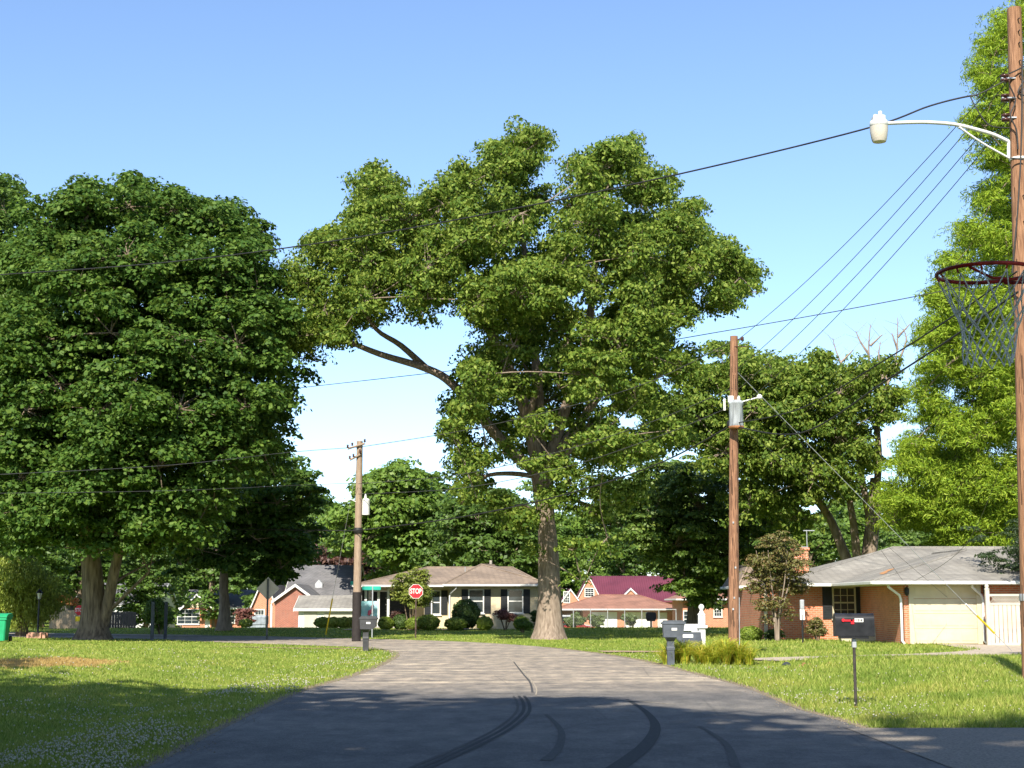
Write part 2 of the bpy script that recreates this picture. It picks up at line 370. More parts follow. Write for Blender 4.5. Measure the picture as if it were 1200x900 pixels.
# driveway ribbons as gridded strips so they follow the ground
def ribbon(name, C0, wd, z, m, parent=None, kind='structure', flat=False):
    C0 = catmull(C0, 8); mb = MB(); vs = []
    if kind and parent is None: RIBS.append((np.array(C0), wd))
    for i, p in enumerate(C0):
        a = Vector(C0[min(i + 1, len(C0) - 1)]) - Vector(C0[max(i - 1, 0)]); a.normalize(); nrm = Vector((-a.y, a.x)); ww = wd[0] + (wd[1] - wd[0]) * i / (len(C0) - 1)
        for s_ in (-.5, -.17, .17, .5):
            q = Vector(p) + nrm * ww * s_; vs.append((q.x, q.y, (0 if flat else gz(q.x, q.y)) + z))
    fs = [(i * 4 + k, i * 4 + k + 1, i * 4 + k + 5, i * 4 + k + 4) for i in range(len(C0) - 1) for k in range(3)]
    mb.add(vs, fs); o = mb.build(name, m, parent)
    if kind and parent is None: tag(o, kind=kind)
    return o
DRVM = mat('sandy concrete', (.40, .33, .25), .9, .18, 7, .3)
GRAVEL = mat('reddish gravel', (.36, .22, .15), .95, .4, 30, 1)
ribbon('driveway', [(6.6, 40.2), (8.2, 41.6), (11.5, 43.5), (14.5, 46.5), (16.2, 50), (16.6, 55.5)], (2.4, 3.0), .025, DRVM)
ribbon('driveway', [(2.7, 47.4), (4.2, 47.6), (5.6, 48.0)], (1.3, .9), .03, mat('reddish path', (.33, .22, .16), .95, .2, 10, .4))
ribbon('path', [(-4.6, 50.4), (-7.2, 51.5), (-9.8, 52.3)], (.55, .3), .02, GRAVEL)
ribbon('path', [(-14, 70), (-22, 73.5), (-32, 76), (-50, 80)], (2.2, 2.2), .03, DRVM)
# far garden bed of pale mulch in front of the cream house
ribbon('path', [(-9.2, 85.6), (-5.5, 85.2), (-2.5, 86.3), (.8, 87.2)], (1.3, .8), .04, mat('pale mulch bed', (.50, .38, .29), .95, .2, 8, .5))
# tyre marks and crack seal on the road
SKID = mat('rubber tyre mark', (.032, .031, .031), .75, .3, 30)
SKID2 = mat('faint rubber tyre mark', (.06, .056, .053), .75, .25, 30)
CRACK = mat('pale crack line', (.33, .28, .21), .9, .3, 12)
def gp(L_): return [G(*p) for p in L_]
for off in (-.09, 0, .085):
    o = ribbon('tyre_mark', [(x + off, y) for x, y in gp([(608, 816), (613, 824), (612, 836), (590, 855), (545, 878), (495, 900), (440, 930)])], (.03 if off < 0 else .045, .06), .011, SKID if off > -.05 else SKID2, road)
for path, wd, m_ in (([(735, 820), (757, 835), (768, 852), (757, 874), (720, 903)], (.05, .2), SKID), ([(640, 838), (657, 856), (655, 876), (640, 892)], (.05, .12), SKID2), ([(820, 852), (850, 872), (862, 900)], (.05, .1), SKID2)):
    ribbon('tyre_mark', gp(path), wd, .0105, m_, road)
ribbon('crack_seal', gp([(596, 770), (608, 782), (618, 792), (628, 806), (628, 815)]), (.03, .02), .0108, CRACK, road)
ribbon('crack_seal', gp([(602, 776), (612, 789), (621, 800), (624, 812)]), (.03, .04), .0112, SKID2, road)
ribbon('crack_seal', gp([(626, 816), (690, 818), (730, 821), (790, 826)]), (.045, .03), .0108, CRACK, road)
ribbon('crack_seal', gp([(626, 814), (500, 812), (420, 808)]), (.03, .03), .0114, SKID2, road)

DIRT = mat('verge dirt', (.26, .20, .13), .95, .3, 14, .5, col2=(.12, .10, .055))
for P_ in (LEFT[1:10], RIGHT[7:15]):
    o = ribbon('verge', [(x + (.0 if x < 0 else 0), y) for x, y in P_], (.22, .22), .0085, DIRT, None, None); tag(o, kind='structure')
rs = MB()
ee = catmull(LEFT[1:9], 10) + catmull(RIGHT[8:14], 10)
for i in range(2600):
    x, y = random.choice(ee); x += random.gauss(0, .16); y += random.gauss(0, .5) ; r_ = random.uniform(.005, .013)
    if y < 12.5: continue
    rs.add([(x - r_, y, .01), (x, y - r_ * .8, .01), (x + r_, y, .01), (x, y + r_ * .8, .01), (x, y, .01 + r_ * 1.1)], [(0, 1, 4), (1, 2, 4), (2, 3, 4), (3, 0, 4)])
tag(rs.build('gravel', mat('road grit', (.20, .17, .13), .95, .4, 20)), 'loose grit and crumbs of gravel along the road edges', 'gravel', kind='stuff')

# ------------------------------------------------------------------ leaves and trees
def leafquads(P, Nn, size, asp=.55, fold=.25, droop=None):
    n = len(P); Nn = Nn / (np.linalg.norm(Nn, axis=1, keepdims=True) + 1e-9)
    r = rng.normal(size=(n, 3))
    if droop is not None: r = r * .5 + np.array([0, 0, -1.0]) * droop
    a = r - Nn * (r * Nn).sum(1, keepdims=True); a /= np.linalg.norm(a, axis=1, keepdims=True) + 1e-9
    bb = np.cross(Nn, a); s = size * rng.uniform(.65, 1.3, (n, 1))
    v0 = P - a * s * .5; v2 = P + a * s * .5; wd = s * asp * .5
    v1 = P + bb * wd + Nn * s * fold * .3 - a * s * .08; v3 = P - bb * wd + Nn * s * fold * .3 - a * s * .08
    return np.stack([v0, v1, v2, v3], 1).reshape(-1, 3)
def blob_leaves(lobes, n_total, size, clump=(.45, .85), flat=.55, asp=.55, shell=(.5, 1.0), up=.5, per=70, droop=None, spread=1.0):
    """lobes: list of (x,y,z,r,weight) in local metres -> vertices of leaves set in clumps over each lobe"""
    Ls = np.array(lobes); wt = Ls[:, 4] * Ls[:, 3] ** 2; wt /= wt.sum()
    ncl = max(4, int(n_total / per)); li = rng.choice(len(Ls), ncl, p=wt)
    d = rng.normal(size=(ncl, 3)); d /= np.linalg.norm(d, axis=1, keepdims=True)
    rr = rng.uniform(shell[0], shell[1], (ncl, 1)) ** .7 * spread * np.where(rng.random((ncl, 1)) < .14, 1.22, 1)
    cc = Ls[li, :3] + d * rr * Ls[li, 3:4] * np.array([1, 1, .85])
    cr = rng.uniform(clump[0], clump[1], (ncl, 1))
    P = np.repeat(cc, per, 0); r2 = np.repeat(cr, per, 0); D = np.repeat(d, per, 0)
    e = rng.normal(size=P.shape); e /= np.linalg.norm(e, axis=1, keepdims=True); e[:, 2] = np.abs(e[:, 2]) * .9 - .25
    q = rng.uniform(.45, 1.0, (len(P), 1)) ** .6
    P = P + e * q * r2 * np.array([1, 1, flat])
    Nn = e * .6 + D * .25 + rng.normal(size=P.shape) * .45 + np.array([0, 0, up])
    return leafquads(P, Nn, size, asp, droop=droop), cc
def crown_mesh(name, verts):
    return npmesh(name, verts, np.arange(len(verts)).reshape(-1, 4))
def limb(mb, a, b, r0, r1, sag=.12, n=7, wig=.06):
    a = Vector(a); b = Vector(b); pts = []; ln = (b - a).length
    off = Vector((random.uniform(-1, 1), random.uniform(-1, 1), random.uniform(-.3, .3))) * ln * wig
    for i in range(n + 1):
        t_ = i / n; p = a.lerp(b, t_) + Vector((0, 0, 1)) * ln * sag * math.sin(math.pi * t_) + off * math.sin(math.pi * t_ * 1.7)
        pts.append(p)
    rad = [r0 + (r1 - r0) * (i / n) ** .8 for i in range(n + 1)]
    mb.tube(pts, rad, 7 if r0 > .06 else 5, cap=False)
def trunkmesh(mb, pts, rad, n=18, flare=1.7, rough=.07):
    """tapered trunk with root flare and ridged bark"""
    P = [Vector(p) for p in catmull3(pts, 5)]; m = len(P)
    rr = np.interp(np.linspace(0, 1, m), np.linspace(0, 1, len(rad)), rad)
    vs = []; ph = [random.uniform(0, 6) for _ in range(5)]
    for i, p in enumerate(P):
        h = (p - P[0]).length
        for k in range(n):
            q = 2 * math.pi * k / n
            fl = 1 + (flare - 1) * math.exp(-h / .55) * (1 + .28 * math.sin(3 * q + ph[0]) + .2 * math.sin(5 * q + ph[1]))
            rg = 1 + rough * math.sin(7 * q + ph[2] + h * .5) + rough * .7 * math.sin(4 * q + ph[3] + h * 1.1)
            r = rr[i] * fl * rg; vs.append(p + Vector((math.cos(q), math.sin(q), 0)) * r)
    fs = [(i * n + k, i * n + (k + 1) % n, (i + 1) * n + (k + 1) % n, (i + 1) * n + k) for i in range(m - 1) for k in range(n)]
    mb.add(vs, fs, True)
def catmull3(P, n):
    out = []
    P = [tuple(p) for p in P]
    for i in range(len(P) - 1):
        p0, p1, p2, p3 = P[max(i - 1, 0)], P[i], P[i + 1], P[min(i + 2, len(P) - 1)]
        for k in range(n):
            t = k / n
            out.append(tuple(.5 * ((2 * p1[j]) + (-p0[j] + p2[j]) * t + (2 * p0[j] - 5 * p1[j] + 4 * p2[j] - p3[j]) * t * t + (-p0[j] + 3 * p1[j] - 3 * p2[j] + p3[j]) * t ** 3) for j in range(3)))
    out.append(P[-1]); return out

def big_tree(name, label, base, Y, lobes_px, trunk_px, limbs_px, bark, leaf, nleaf, size, depth=4.0, group=None, auto_limbs=True, **kw):
    """lobes sighted in the photo are set out in depth around the trunk so the crown is a full volume"""
    root = empty(name, base, label, 'tree', group); B = Vector(base); k = K(Y); lob = []
    cx = np.mean([l[0] for l in lobes_px]); cy_ = np.mean([l[1] for l in lobes_px]); sx_ = max(abs(l[0] - cx) for l in lobes_px) + 20; sy_ = max(abs(l[1] - cy_) for l in lobes_px) + 20
    for l in lobes_px:
        u, v, r = l[:3]; rad = r / k
        q = max(0, 1 - ((u - cx) / sx_) ** 2 - ((v - cy_) / sy_) ** 2) ** .5 * depth
        if len(l) > 3: offs = [l[3]]
        elif q > 2.2 * rad * .9: offs = [-q, -q * .35 + random.uniform(-1, 1), q * .4 + random.uniform(-1, 1), q]
        elif q > rad * .6: offs = [-q * .8, q * .8]
        else: offs = [random.uniform(-.5, .5)]
        for o_ in offs:
            jit = random.uniform(-.3, .3) if len(offs) > 1 and abs(o_) < q else 0
            p = W(u, v, Y + o_) - B
            rr_ = rad * (Y + o_) / Y
            lob.append((p.x + jit, p.y, p.z + jit * .5, rr_, 1.0 if o_ <= 0 else .7))
    fine = []
    for x, y, z, r_, w_ in lob:
        fine.append((x, y, z, r_ * .8, w_))
        for _ in range(6 if r_ > .6 else 2):
            d = Vector((random.gauss(0, 1), random.gauss(0, 1), random.gauss(.15, .9))).normalized(); q = random.uniform(.62, 1.04)
            fine.append((x + d.x * r_ * q, y + d.y * r_ * q, z + d.z * r_ * q, r_ * random.uniform(.2, .44), w_ * 1.5))
    vs, cc = blob_leaves(fine, nleaf, size, **kw)
    tb = MB()
    tp = [W(u, v, Y) - B for u, v, r in trunk_px]; tp[0] = Vector((tp[0].x, tp[0].y, -.15))
    trunkmesh(tb, tp, [r / k for u, v, r in trunk_px])
    for path, r0, r1, dy in limbs_px:
        pts = [W(u, v, Y + dy * i / max(1, len(path) - 1)) - B for i, (u, v) in enumerate(path)]
        pp = catmull3(pts, 4); tb.tube(pp, [(r0 + (r1 - r0) * i / (len(pp) - 1)) / k for i in range(len(pp))], 9, cap=False)
    if auto_limbs:
        fork = tp[-1]; nodes_ = [(Vector(fork), .3)]
        for path, r0, r1, dy in limbs_px:
            for i, (u, v) in enumerate(path):
                if i: nodes_.append((W(u, v, Y + dy * i / (len(path) - 1)) - B, (r0 + (r1 - r0) * i / (len(path) - 1)) / k))
        for l in lob:
            c_ = Vector(l[:3]); nb = min(nodes_, key=lambda a: (a[0] - c_).length + max(0, a[0].z - c_.z) * 1.5)
            limb(tb, nb[0], c_, min(nb[1] * .5, .08), .015, sag=.03, wig=.04)
            nodes_.append((c_, .06))
        LP = np.array([l[:3] for l in lob])
        for c_ in cc[rng.random(len(cc)) < .35]:
            j = np.argmin(((LP - c_) ** 2).sum(1)); limb(tb, LP[j], c_, .03, .008, .05, 3)
    tb.build('trunk', bark, root)
    link('crown', crown_mesh('crown', vs), leaf, root)
    return root

LOAK = leafmat('oak leaves', [(.05, .10, .013), (.095, .16, .02), (.16, .225, .03), (.26, .315, .06)], .36, .6, .2)
LMAP = leafmat('maple leaves', [(.032, .078, .011), (.052, .11, .015), (.08, .145, .022), (.13, .20, .032)], .34, .6, .2)
LDARK = leafmat('dark leaves', [(.05, .10, .016), (.08, .145, .022), (.12, .19, .034)], .33)
LCYP = leafmat('cypress needles', [(.085, .155, .012), (.16, .25, .016), (.23, .33, .022), (.33, .41, .045)], .35, .6, .2)
LBG = leafmat('woodland leaves', [(.07, .13, .02), (.11, .18, .03), (.16, .23, .042)], .33)
LLIGHT = leafmat('light green leaves', [(.075, .14, .018), (.11, .19, .024), (.16, .235, .035)], .3)
LYG = leafmat('yellow green leaves', [(.17, .23, .03), (.25, .31, .045), (.34, .39, .08)], .3)
LPUR = leafmat('purple leaves', [(.05, .022, .02), (.085, .04, .03), (.12, .065, .04)], .2)
LBUSH = leafmat('shrub leaves', [(.09, .15, .014), (.15, .21, .022), (.22, .27, .04)], .25)
LDBUSH = leafmat('dark shrub leaves', [(.03, .065, .012), (.055, .10, .018), (.08, .13, .024)], .25)
LOLIVE = leafmat('olive bronze leaves', [(.09, .10, .025), (.13, .13, .035), (.19, .12, .05), (.12, .15, .03)], .25)
LRED = leafmat('red brown leaves', [(.10, .03, .025), (.16, .06, .045), (.24, .12, .09)], .2)
LLILY = leafmat('lily blades', [(.20, .30, .02), (.36, .42, .04), (.58, .46, .06), (.28, .36, .03)], .3)
LORG = leafmat('orange blooms', [(.55, .16, .04), (.6, .25, .08), (.3, .2, .05)], .2)

# main tree beyond the bend
oak_lobes = [(628, 168, 22), (606, 185, 26), (585, 200, 30), (610, 150, 10, 0), (572, 178, 12, 0), (550, 215, 28), (440, 222, 24), (420, 212, 14, 0), (433, 255, 28), (478, 258, 34), (520, 240, 22), (390, 288, 28), (430, 305, 38), (362, 332, 24), (380, 362, 32), (350, 395, 26), (395, 392, 20), (372, 424, 12, 0), (350, 418, 12, 1),
    (430, 350, 32), (500, 315, 46), (560, 275, 46), (612, 250, 34), (500, 350, 26), (560, 355, 34), (605, 345, 48), (652, 320, 42), (660, 385, 42, 3), (600, 410, 34, 3), (640, 390, 24, -4), (560, 440, 26), (545, 478, 24), (528, 508, 14), (545, 545, 22), (555, 575, 18), (590, 500, 26, 2), (640, 470, 38, 4), (700, 440, 38), (700, 520, 32), (660, 540, 24, 3),
    (702, 205, 32), (733, 186, 24), (765, 222, 30), (700, 265, 40), (742, 300, 46), (798, 268, 28), (812, 315, 38), (848, 300, 24), (868, 325, 22), (888, 342, 13, 0), (848, 350, 20), (760, 370, 38), (800, 368, 18), (722, 400, 40), (765, 418, 24), (800, 432, 20), (745, 470, 30), (782, 505, 24), (735, 530, 24), 
    (650, 590, 26, -3.5), (690, 600, 26, -3), (610, 612, 22, -3), (710, 632, 20, -3), (682, 682, 15, -2.5), (585, 600, 18, -2.5), (665, 560, 22, -4), (700, 570, 26, -3), (740, 585, 20, -2), (672, 645, 16, -3), (625, 650, 9, -1), (600, 430, 30, 5), (640, 450, 32, 6), (620, 510, 28, 5), (590, 475, 26, 5), (675, 480, 30, 5), (570, 405, 26, 4), (660, 420, 30, 6), (650, 520, 24, 5), (610, 385, 30, 5), (555, 520, 20, 2), (575, 450, 16, -3), (655, 455, 15, -5), (615, 500, 13, -5), (690, 500, 22, -3), (655, 555, 14, -4), (560, 490, 16, -2), (640, 360, 24, -6), (578, 462, 24, -4), (602, 405, 26, -5), (655, 425, 26, -5), (700, 335, 30, -5), (640, 320, 28, -6), (560, 420, 22, -3), (610, 455, 22, -4), (690, 460, 26, -4), (628, 540, 18, -4), (665, 200, 16, 2), (665, 240, 26, 1), (790, 330, 26, -2), (640, 500, 22, -4), (588, 530, 18, -3)]
oakb = onG(642, 64)
big_tree('oak_tree', 'huge spreading shade tree with a straight thick trunk at the far edge of the bend', oakb, 64, oak_lobes,
    [(644, 748, 14.5), (644, 715, 13.8), (643.5, 680, 12.8), (642, 640, 11), (640, 610, 9.5), (637, 580, 12), (634, 545, 14)],
    [([(632, 555), (600, 530), (565, 490), (530, 450), (500, 432), (445, 415), (405, 398), (375, 380)], 8, 2, -1), ([(502, 434), (470, 405), (440, 385), (420, 350)], 4.5, 1.5, -1),
     ([(632, 550), (612, 470), (590, 420), (565, 370), (545, 310), (500, 260)], 9, 2, -2), ([(636, 548), (630, 450), (620, 350), (610, 250)], 8, 2, 2),
     ([(640, 552), (665, 470), (690, 380), (700, 280), (715, 210)], 8, 2, 1), ([(640, 560), (690, 500), (740, 460), (790, 430)], 5, 2, 1),
     ([(645, 540), (720, 440), (780, 360), (840, 320)], 5.5, 1.8, 1), ([(634, 560), (600, 555), (565, 560), (540, 590)], 3.5, 1.5, -2), ([(640, 600), (665, 585), (700, 600), (712, 630)], 3, 1, -3), ([(636, 610), (612, 592), (585, 600)], 2.5, 1, -2.5), ([(628, 520), (622, 480), (640, 430), (668, 400)], 5, 2, -2)],
    BARK, LOAK, 400000, .175, depth=6.8, clump=(.3, .75), flat=1.0, asp=.55, droop=.45, up=.25, per=60, shell=(.3, 1.12))

maple_lobes = [(60, 268, 36), (105, 250, 34), (152, 242, 34), (205, 246, 34), (255, 262, 30), (285, 290, 26), (40, 310, 40), (60, 330, 45), (130, 310, 52), (200, 310, 50), (262, 322, 42), (300, 345, 32), (322, 378, 26), (30, 390, 50), (50, 400, 55), (130, 390, 56), (210, 400, 56), (278, 405, 46), (318, 425, 26), (-20, 450, 45),
    (30, 480, 52), (120, 480, 58), (210, 480, 58), (288, 478, 42), (322, 468, 20), (328, 505, 16, 0), (25, 560, 50), (100, 560, 52), (185, 548, 54), (262, 538, 44), (312, 540, 24), (330, 548, 14, 0), (50, 610, 32), (115, 612, 30, -3), (190, 605, 38), (160, 640, 18, -2), (10, 615, 30), (-40, 540, 50), (225, 620, 26), (250, 585, 32), (190, 655, 14, 2), (60, 640, 14, 3), (60, 618, 26, -5), (100, 622, 28, -5), (140, 628, 24, -5), (170, 600, 30, -6), (80, 580, 34, -6), (20, 600, 34, -5), (20, 430, 40, -5), (70, 450, 40, -6), (0, 520, 40, -5), (350, 440, 10, 0), (345, 480, 10, 0), (30, 640, 20, -4), (75, 642, 18, -5), (120, 645, 18, -5), (165, 640, 18, -5), (205, 635, 20, -3), (150, 300, 40, -6), (230, 350, 40, -5), (90, 350, 40, -6), (250, 440, 42, -5), (160, 440, 44, -7), (230, 520, 40, -6), (140, 540, 42, -7), (300, 400, 28, -3), (285, 500, 30, -4)]
mapb = onG(112, 63)
big_tree('maple_tree', 'massive dark green maple with a low flared double trunk on the left lawn', mapb, 63, maple_lobes,
    [(112, 746, 15), (111, 725, 13), (110, 700, 12), (108, 670, 11.5), (104, 630, 11), (106, 590, 10)],
    [([(118, 738), (126, 712), (131, 685), (140, 645), (160, 580), (200, 500)], 8, 4, -1), ([(122, 716), (134, 710), (146, 698), (175, 670)], 3, 1.5, -1), ([(106, 610), (70, 560), (30, 500), (0, 430)], 9, 3, 1), ([(107, 600), (110, 500), (120, 400), (150, 300)], 11, 3, 2),
     ([(107, 600), (150, 520), (210, 440), (270, 380)], 8, 3, -3), ([(110, 600), (90, 480), (70, 380)], 8, 3, -2), ([(165, 580), (230, 545), (300, 520)], 5, 2, -2)],
    BARKM, LMAP, 400000, .185, depth=6.8, clump=(.35, .95), flat=.85, asp=.8, up=.65, per=70)
big_tree('maple_tree', 'tall dark tree cut off by the left edge behind the massive maple', onG(-75, 72), 72, [(-5, 215, 20), (5, 245, 28), (-30, 270, 45), (5, 300, 34), (-40, 350, 50), (0, 380, 40), (-80, 330, 50), (-90, 430, 60), (-30, 450, 50), (-80, 520, 55), (-20, 540, 45), (-110, 600, 45)],
    [(-75, 742, 18), (-75, 650, 14), (-70, 560, 12)], [], BARKM, LDARK, 50000, .26, depth=5, clump=(.6, 1.1), flat=.5, asp=.7, up=.8, per=60)
big_tree('shade_tree', 'smaller shade tree with a slim trunk before the pale gabled house', onG(262, 84), 84, [(240, 600, 32), (285, 590, 36), (325, 590, 34), (358, 585, 22), (375, 600, 10, 0), (360, 565, 14), (300, 632, 32), (340, 630, 28), (368, 622, 12), (235, 645, 26), (270, 655, 20), (330, 665, 20), (345, 550, 14), (300, 550, 30), (215, 660, 18), (310, 672, 14), (350, 650, 14)],
    [(262, 735, 6.5), (263, 715, 5.5), (262, 680, 5), (265, 640, 4)], [([(264, 660), (285, 620), (320, 600)], 4, 2, 0), ([(264, 660), (245, 630), (235, 610)], 4, 2, 0)], BARKP, LMAP, 42000, .26, depth=5, clump=(.5, .95), flat=.5, asp=.8, up=.8, per=55)
# right of the main tree
big_tree('shade_tree', 'dense dark green tree behind the white colonial post', onG(815, 102), 102, [(790, 640, 40), (835, 645, 44), (880, 640, 36), (815, 595, 50), (870, 590, 46), (765, 605, 28), (765, 635, 20), (802, 675, 22), (835, 690, 26), (865, 688, 24), (905, 610, 30), (800, 560, 30), (905, 660, 26), (782, 692, 9, -2), (740, 625, 12), (742, 582, 22), (770, 560, 26), (715, 600, 16)],
    [(815, 742, 9), (815, 700, 8), (818, 650, 7)], [([(870, 735), (880, 715), (862, 690)], 5, 3, -2)], BARKM, leafmat('shade tree leaves', [(.055, .11, .016), (.085, .15, .022), (.12, .185, .03), (.18, .235, .045)]), 80000, .25, depth=5, clump=(.5, 1.0), flat=.55, asp=.7, up=.7, per=60)
big_tree('walnut_tree', 'tall loose tree with dead bare tips behind the grey roofed house', onG(985, 92), 92, [(842, 412, 14), (832, 445, 24), (818, 490, 28), (870, 440, 30), (905, 440, 28), (935, 450, 24), (880, 485, 38), (935, 490, 38), (985, 460, 32), (1015, 440, 22), (1040, 430, 14), (985, 510, 34), (1030, 485, 24), (850, 530, 36), (905, 540, 40), (955, 560, 38), (880, 590, 30), (930, 610, 30), (985, 570, 22), (1045, 470, 16), (960, 440, 18), (800, 470, 18), (792, 512, 24), (768, 485, 18), (760, 520, 18), (1015, 540, 14), (960, 425, 14)],
    [(1015, 740, 9), (1018, 660, 8.5), (1024, 600, 8), (1026, 560, 6)], [([(1024, 600), (1030, 540), (1028, 490), (1035, 440)], 5, 2, 0), ([(1012, 700), (990, 650), (968, 600), (930, 560)], 8, 3, 1), ([(1010, 720), (1003, 640), (998, 600), (985, 540), (960, 470)], 6, 2, -1), ([(1010, 720), (1022, 640), (1010, 560), (1000, 500)], 7, 2, -1), ([(968, 600), (930, 540), (880, 500)], 4, 2, -2)],
    BARKP, LOAK, 110000, .27, depth=5, clump=(.4, 1.0), flat=1.0, asp=.5, droop=.4, up=.2, per=50, shell=(.3, 1.12))
# dead twigs above it
db = MB(); B_ = onG(985, 92); wt_ = bpy.data.objects['walnut_tree']
for path in ([(1010, 480), (992, 440), (980, 412), (976, 396)], [(1020, 450), (1018, 410), (1020, 380)], [(1036, 460), (1050, 420), (1052, 372)], [(1050, 430), (1062, 400), (1058, 385)], [(1052, 410), (1045, 390)], [(1018, 415), (1008, 400), (1003, 388)], [(1020, 405), (1034, 392)], [(985, 425), (1000, 410)], [(1052, 395), (1066, 380)], [(1040, 445), (1030, 420), (1032, 400)]):
    pp = catmull3([W(u, v, 92) - B_ for u, v in path], 4); db.tube(pp, [.075 * (1 - i / len(pp)) + .012 for i in range(len(pp))], 5)
    for i in range(3, len(pp), 2):
        for s_ in (-1, 1): db.tube([pp[i], Vector(pp[i]) + Vector((s_ * random.uniform(.3, .9), random.uniform(-.4, .4), random.uniform(.2, .8)))], [.014, .006], 4)
db.build('dead_branch', BARKP, wt_)
cyp = [(1168, 58, 20), (1190, 30, 26), (1160, 88, 20), (1165, 110, 22), (1152, 148, 22), (1180, 140, 28), (1195, 200, 34), (1165, 185, 18), (1162, 235, 20), (1142, 280, 24), (1180, 290, 38), (1120, 312, 20), (1100, 345, 16), (1128, 370, 28), (1175, 370, 38), (1092, 390, 16), (1108, 430, 28), (1155, 440, 42), (1084, 460, 16), (1098, 490, 28), (1145, 510, 42), (1195, 480, 44), (1072, 520, 18), (1085, 550, 28), (1130, 565, 38), (1185, 570, 44), (1050, 585, 20), (1048, 612, 14), (1080, 600, 24), (1110, 618, 22), (1150, 625, 26), (1188, 625, 28), (1150, 330, 42, 1), (1160, 400, 46, 1), (1140, 470, 44, 1), (1118, 540, 42, 1), (1150, 595, 42, 1), (1170, 235, 34, 1), (1178, 170, 34, 1), (1182, 100, 30, 1), (1078, 590, 30), (1070, 545, 24), (1060, 600, 22, -2), (1100, 400, 24), (1115, 350, 24), (1195, 330, 40, -3), (1198, 430, 44, -3), (1200, 250, 36, -2), (1120, 640, 22), (1160, 645, 24),
    (1240, 60, 40), (1250, 150, 50), (1270, 250, 55), (1290, 350, 60), (1300, 450, 65), (1310, 550, 60), (1250, 620, 40), (1380, 500, 50), (1370, 400, 45), (1400, 590, 45), (1350, 300, 40), (1230, 0, 40), (1280, -60, 35)]
big_tree('cypress_tree', 'bright yellow green feathery conifer filling the right edge behind the near pole', onG(1275, 82), 82, cyp, [(1275, 740, 14), (1272, 500, 11), (1265, 200, 7), (1262, 20, 3)], [], BARKM, LCYP, 560000, .26, depth=8.0, clump=(.45, 1.15), flat=.7, asp=.2, up=.3, per=75, shell=(.15, 1.1))
big_tree('spruce_tree', 'dark drooping evergreen boughs hanging over the garage roof at the right edge', onG(1375, 56.5), 56.5, [(1150, 640, 14, 0), (1172, 652, 20, 0), (1140, 628, 12, 1), (1190, 662, 18, 0), (1220, 640, 36), (1260, 620, 45), (1300, 600, 50), (1350, 590, 60), (1300, 540, 40), (1180, 676, 9, 0), (1195, 630, 22, 1)], [(1375, 755, 10), (1375, 600, 7)], [], BARKM, leafmat('spruce needles', [(.018, .036, .012), (.03, .055, .016), (.045, .075, .02)]), 42000, .15, depth=2.5, auto_limbs=False, clump=(.25, .5), flat=.4, asp=.3, up=.3, per=60)
# middle distance, left of main tree
big_tree('shade_tree', 'rounded light green tree rising behind the far left pole', onG(462, 118), 118, [(440, 572, 22), (462, 560, 22), (488, 575, 24), (425, 600, 20), (505, 595, 18), (460, 600, 30), (400, 612, 16), (430, 632, 26), (490, 625, 30), (460, 650, 30), (510, 640, 20), (400, 640, 14)],
    [(462, 735, 6), (462, 640, 5)], [], BARKP, LLIGHT, 42000, .36, depth=7, clump=(.7, 1.3), flat=.6, asp=.7, up=.6, per=45)
big_tree('shade_tree', 'deep green tree between the rounded tree and the huge trunk', onG(560, 108), 108, [(535, 600, 18), (560, 610, 26), (590, 620, 28), (530, 630, 24), (560, 645, 28), (600, 650, 26), (620, 625, 22), (510, 655, 18), (585, 585, 14), (630, 660, 20), (575, 660, 22)],
    [(560, 735, 6), (560, 660, 5)], [], BARKP, LDARK, 36000, .34, depth=6, clump=(.6, 1.2), flat=.6, asp=.6, up=.6, per=45)
big_tree('plum_tree', 'dark purple leaved tree behind the slate roof', onG(388, 134), 134, [(388, 648, 20), (365, 655, 14), (412, 652, 18), (388, 665, 22), (425, 668, 12), (435, 655, 12)], [(388, 735, 5), (388, 670, 4)], [], BARKM, LPUR, 16000, .38, depth=4, clump=(.6, 1.1), flat=.6, per=40)
# weeping tree, left edge
root = empty('weeping_tree', onG(25, 70), 'yellow green weeping tree on the left edge behind the lamp post', 'tree'); B_ = root.location
lob = [((X(u, 70) - B_.x), dy, z, r, 1) for u, dy, z, r in ((20, 0, 2.6, 1.1), (45, -.5, 2.3, 1.0), (-5, 0, 2.5, 1.2), (55, .3, 1.6, .8), (-30, .2, 2.2, 1.2), (20, 1.2, 2.3, 1.1), (20, -1.1, 1.9, 1.0), (50, -.3, .9, .7), (0, -1.0, 1.2, 1.0), (30, -1.0, .9, .9), (-30, -.6, 1.1, 1.1))]
vs, cc = blob_leaves(lob, 34000, .16, clump=(.25, .5), flat=1.5, asp=.3, droop=2.5, up=.1, per=50)
link('crown', crown_mesh('crown', vs), LYG, root); tb = MB(); trunkmesh(tb, [(0, 0, -.1), (.1, 0, 1.2), (0, 0, 2.2)], [.2, .16, .1])
for l in lob: limb(tb, (0, 0, 1.6), l[:3], .07, .02)
tb.build('trunk', BARKM, root)

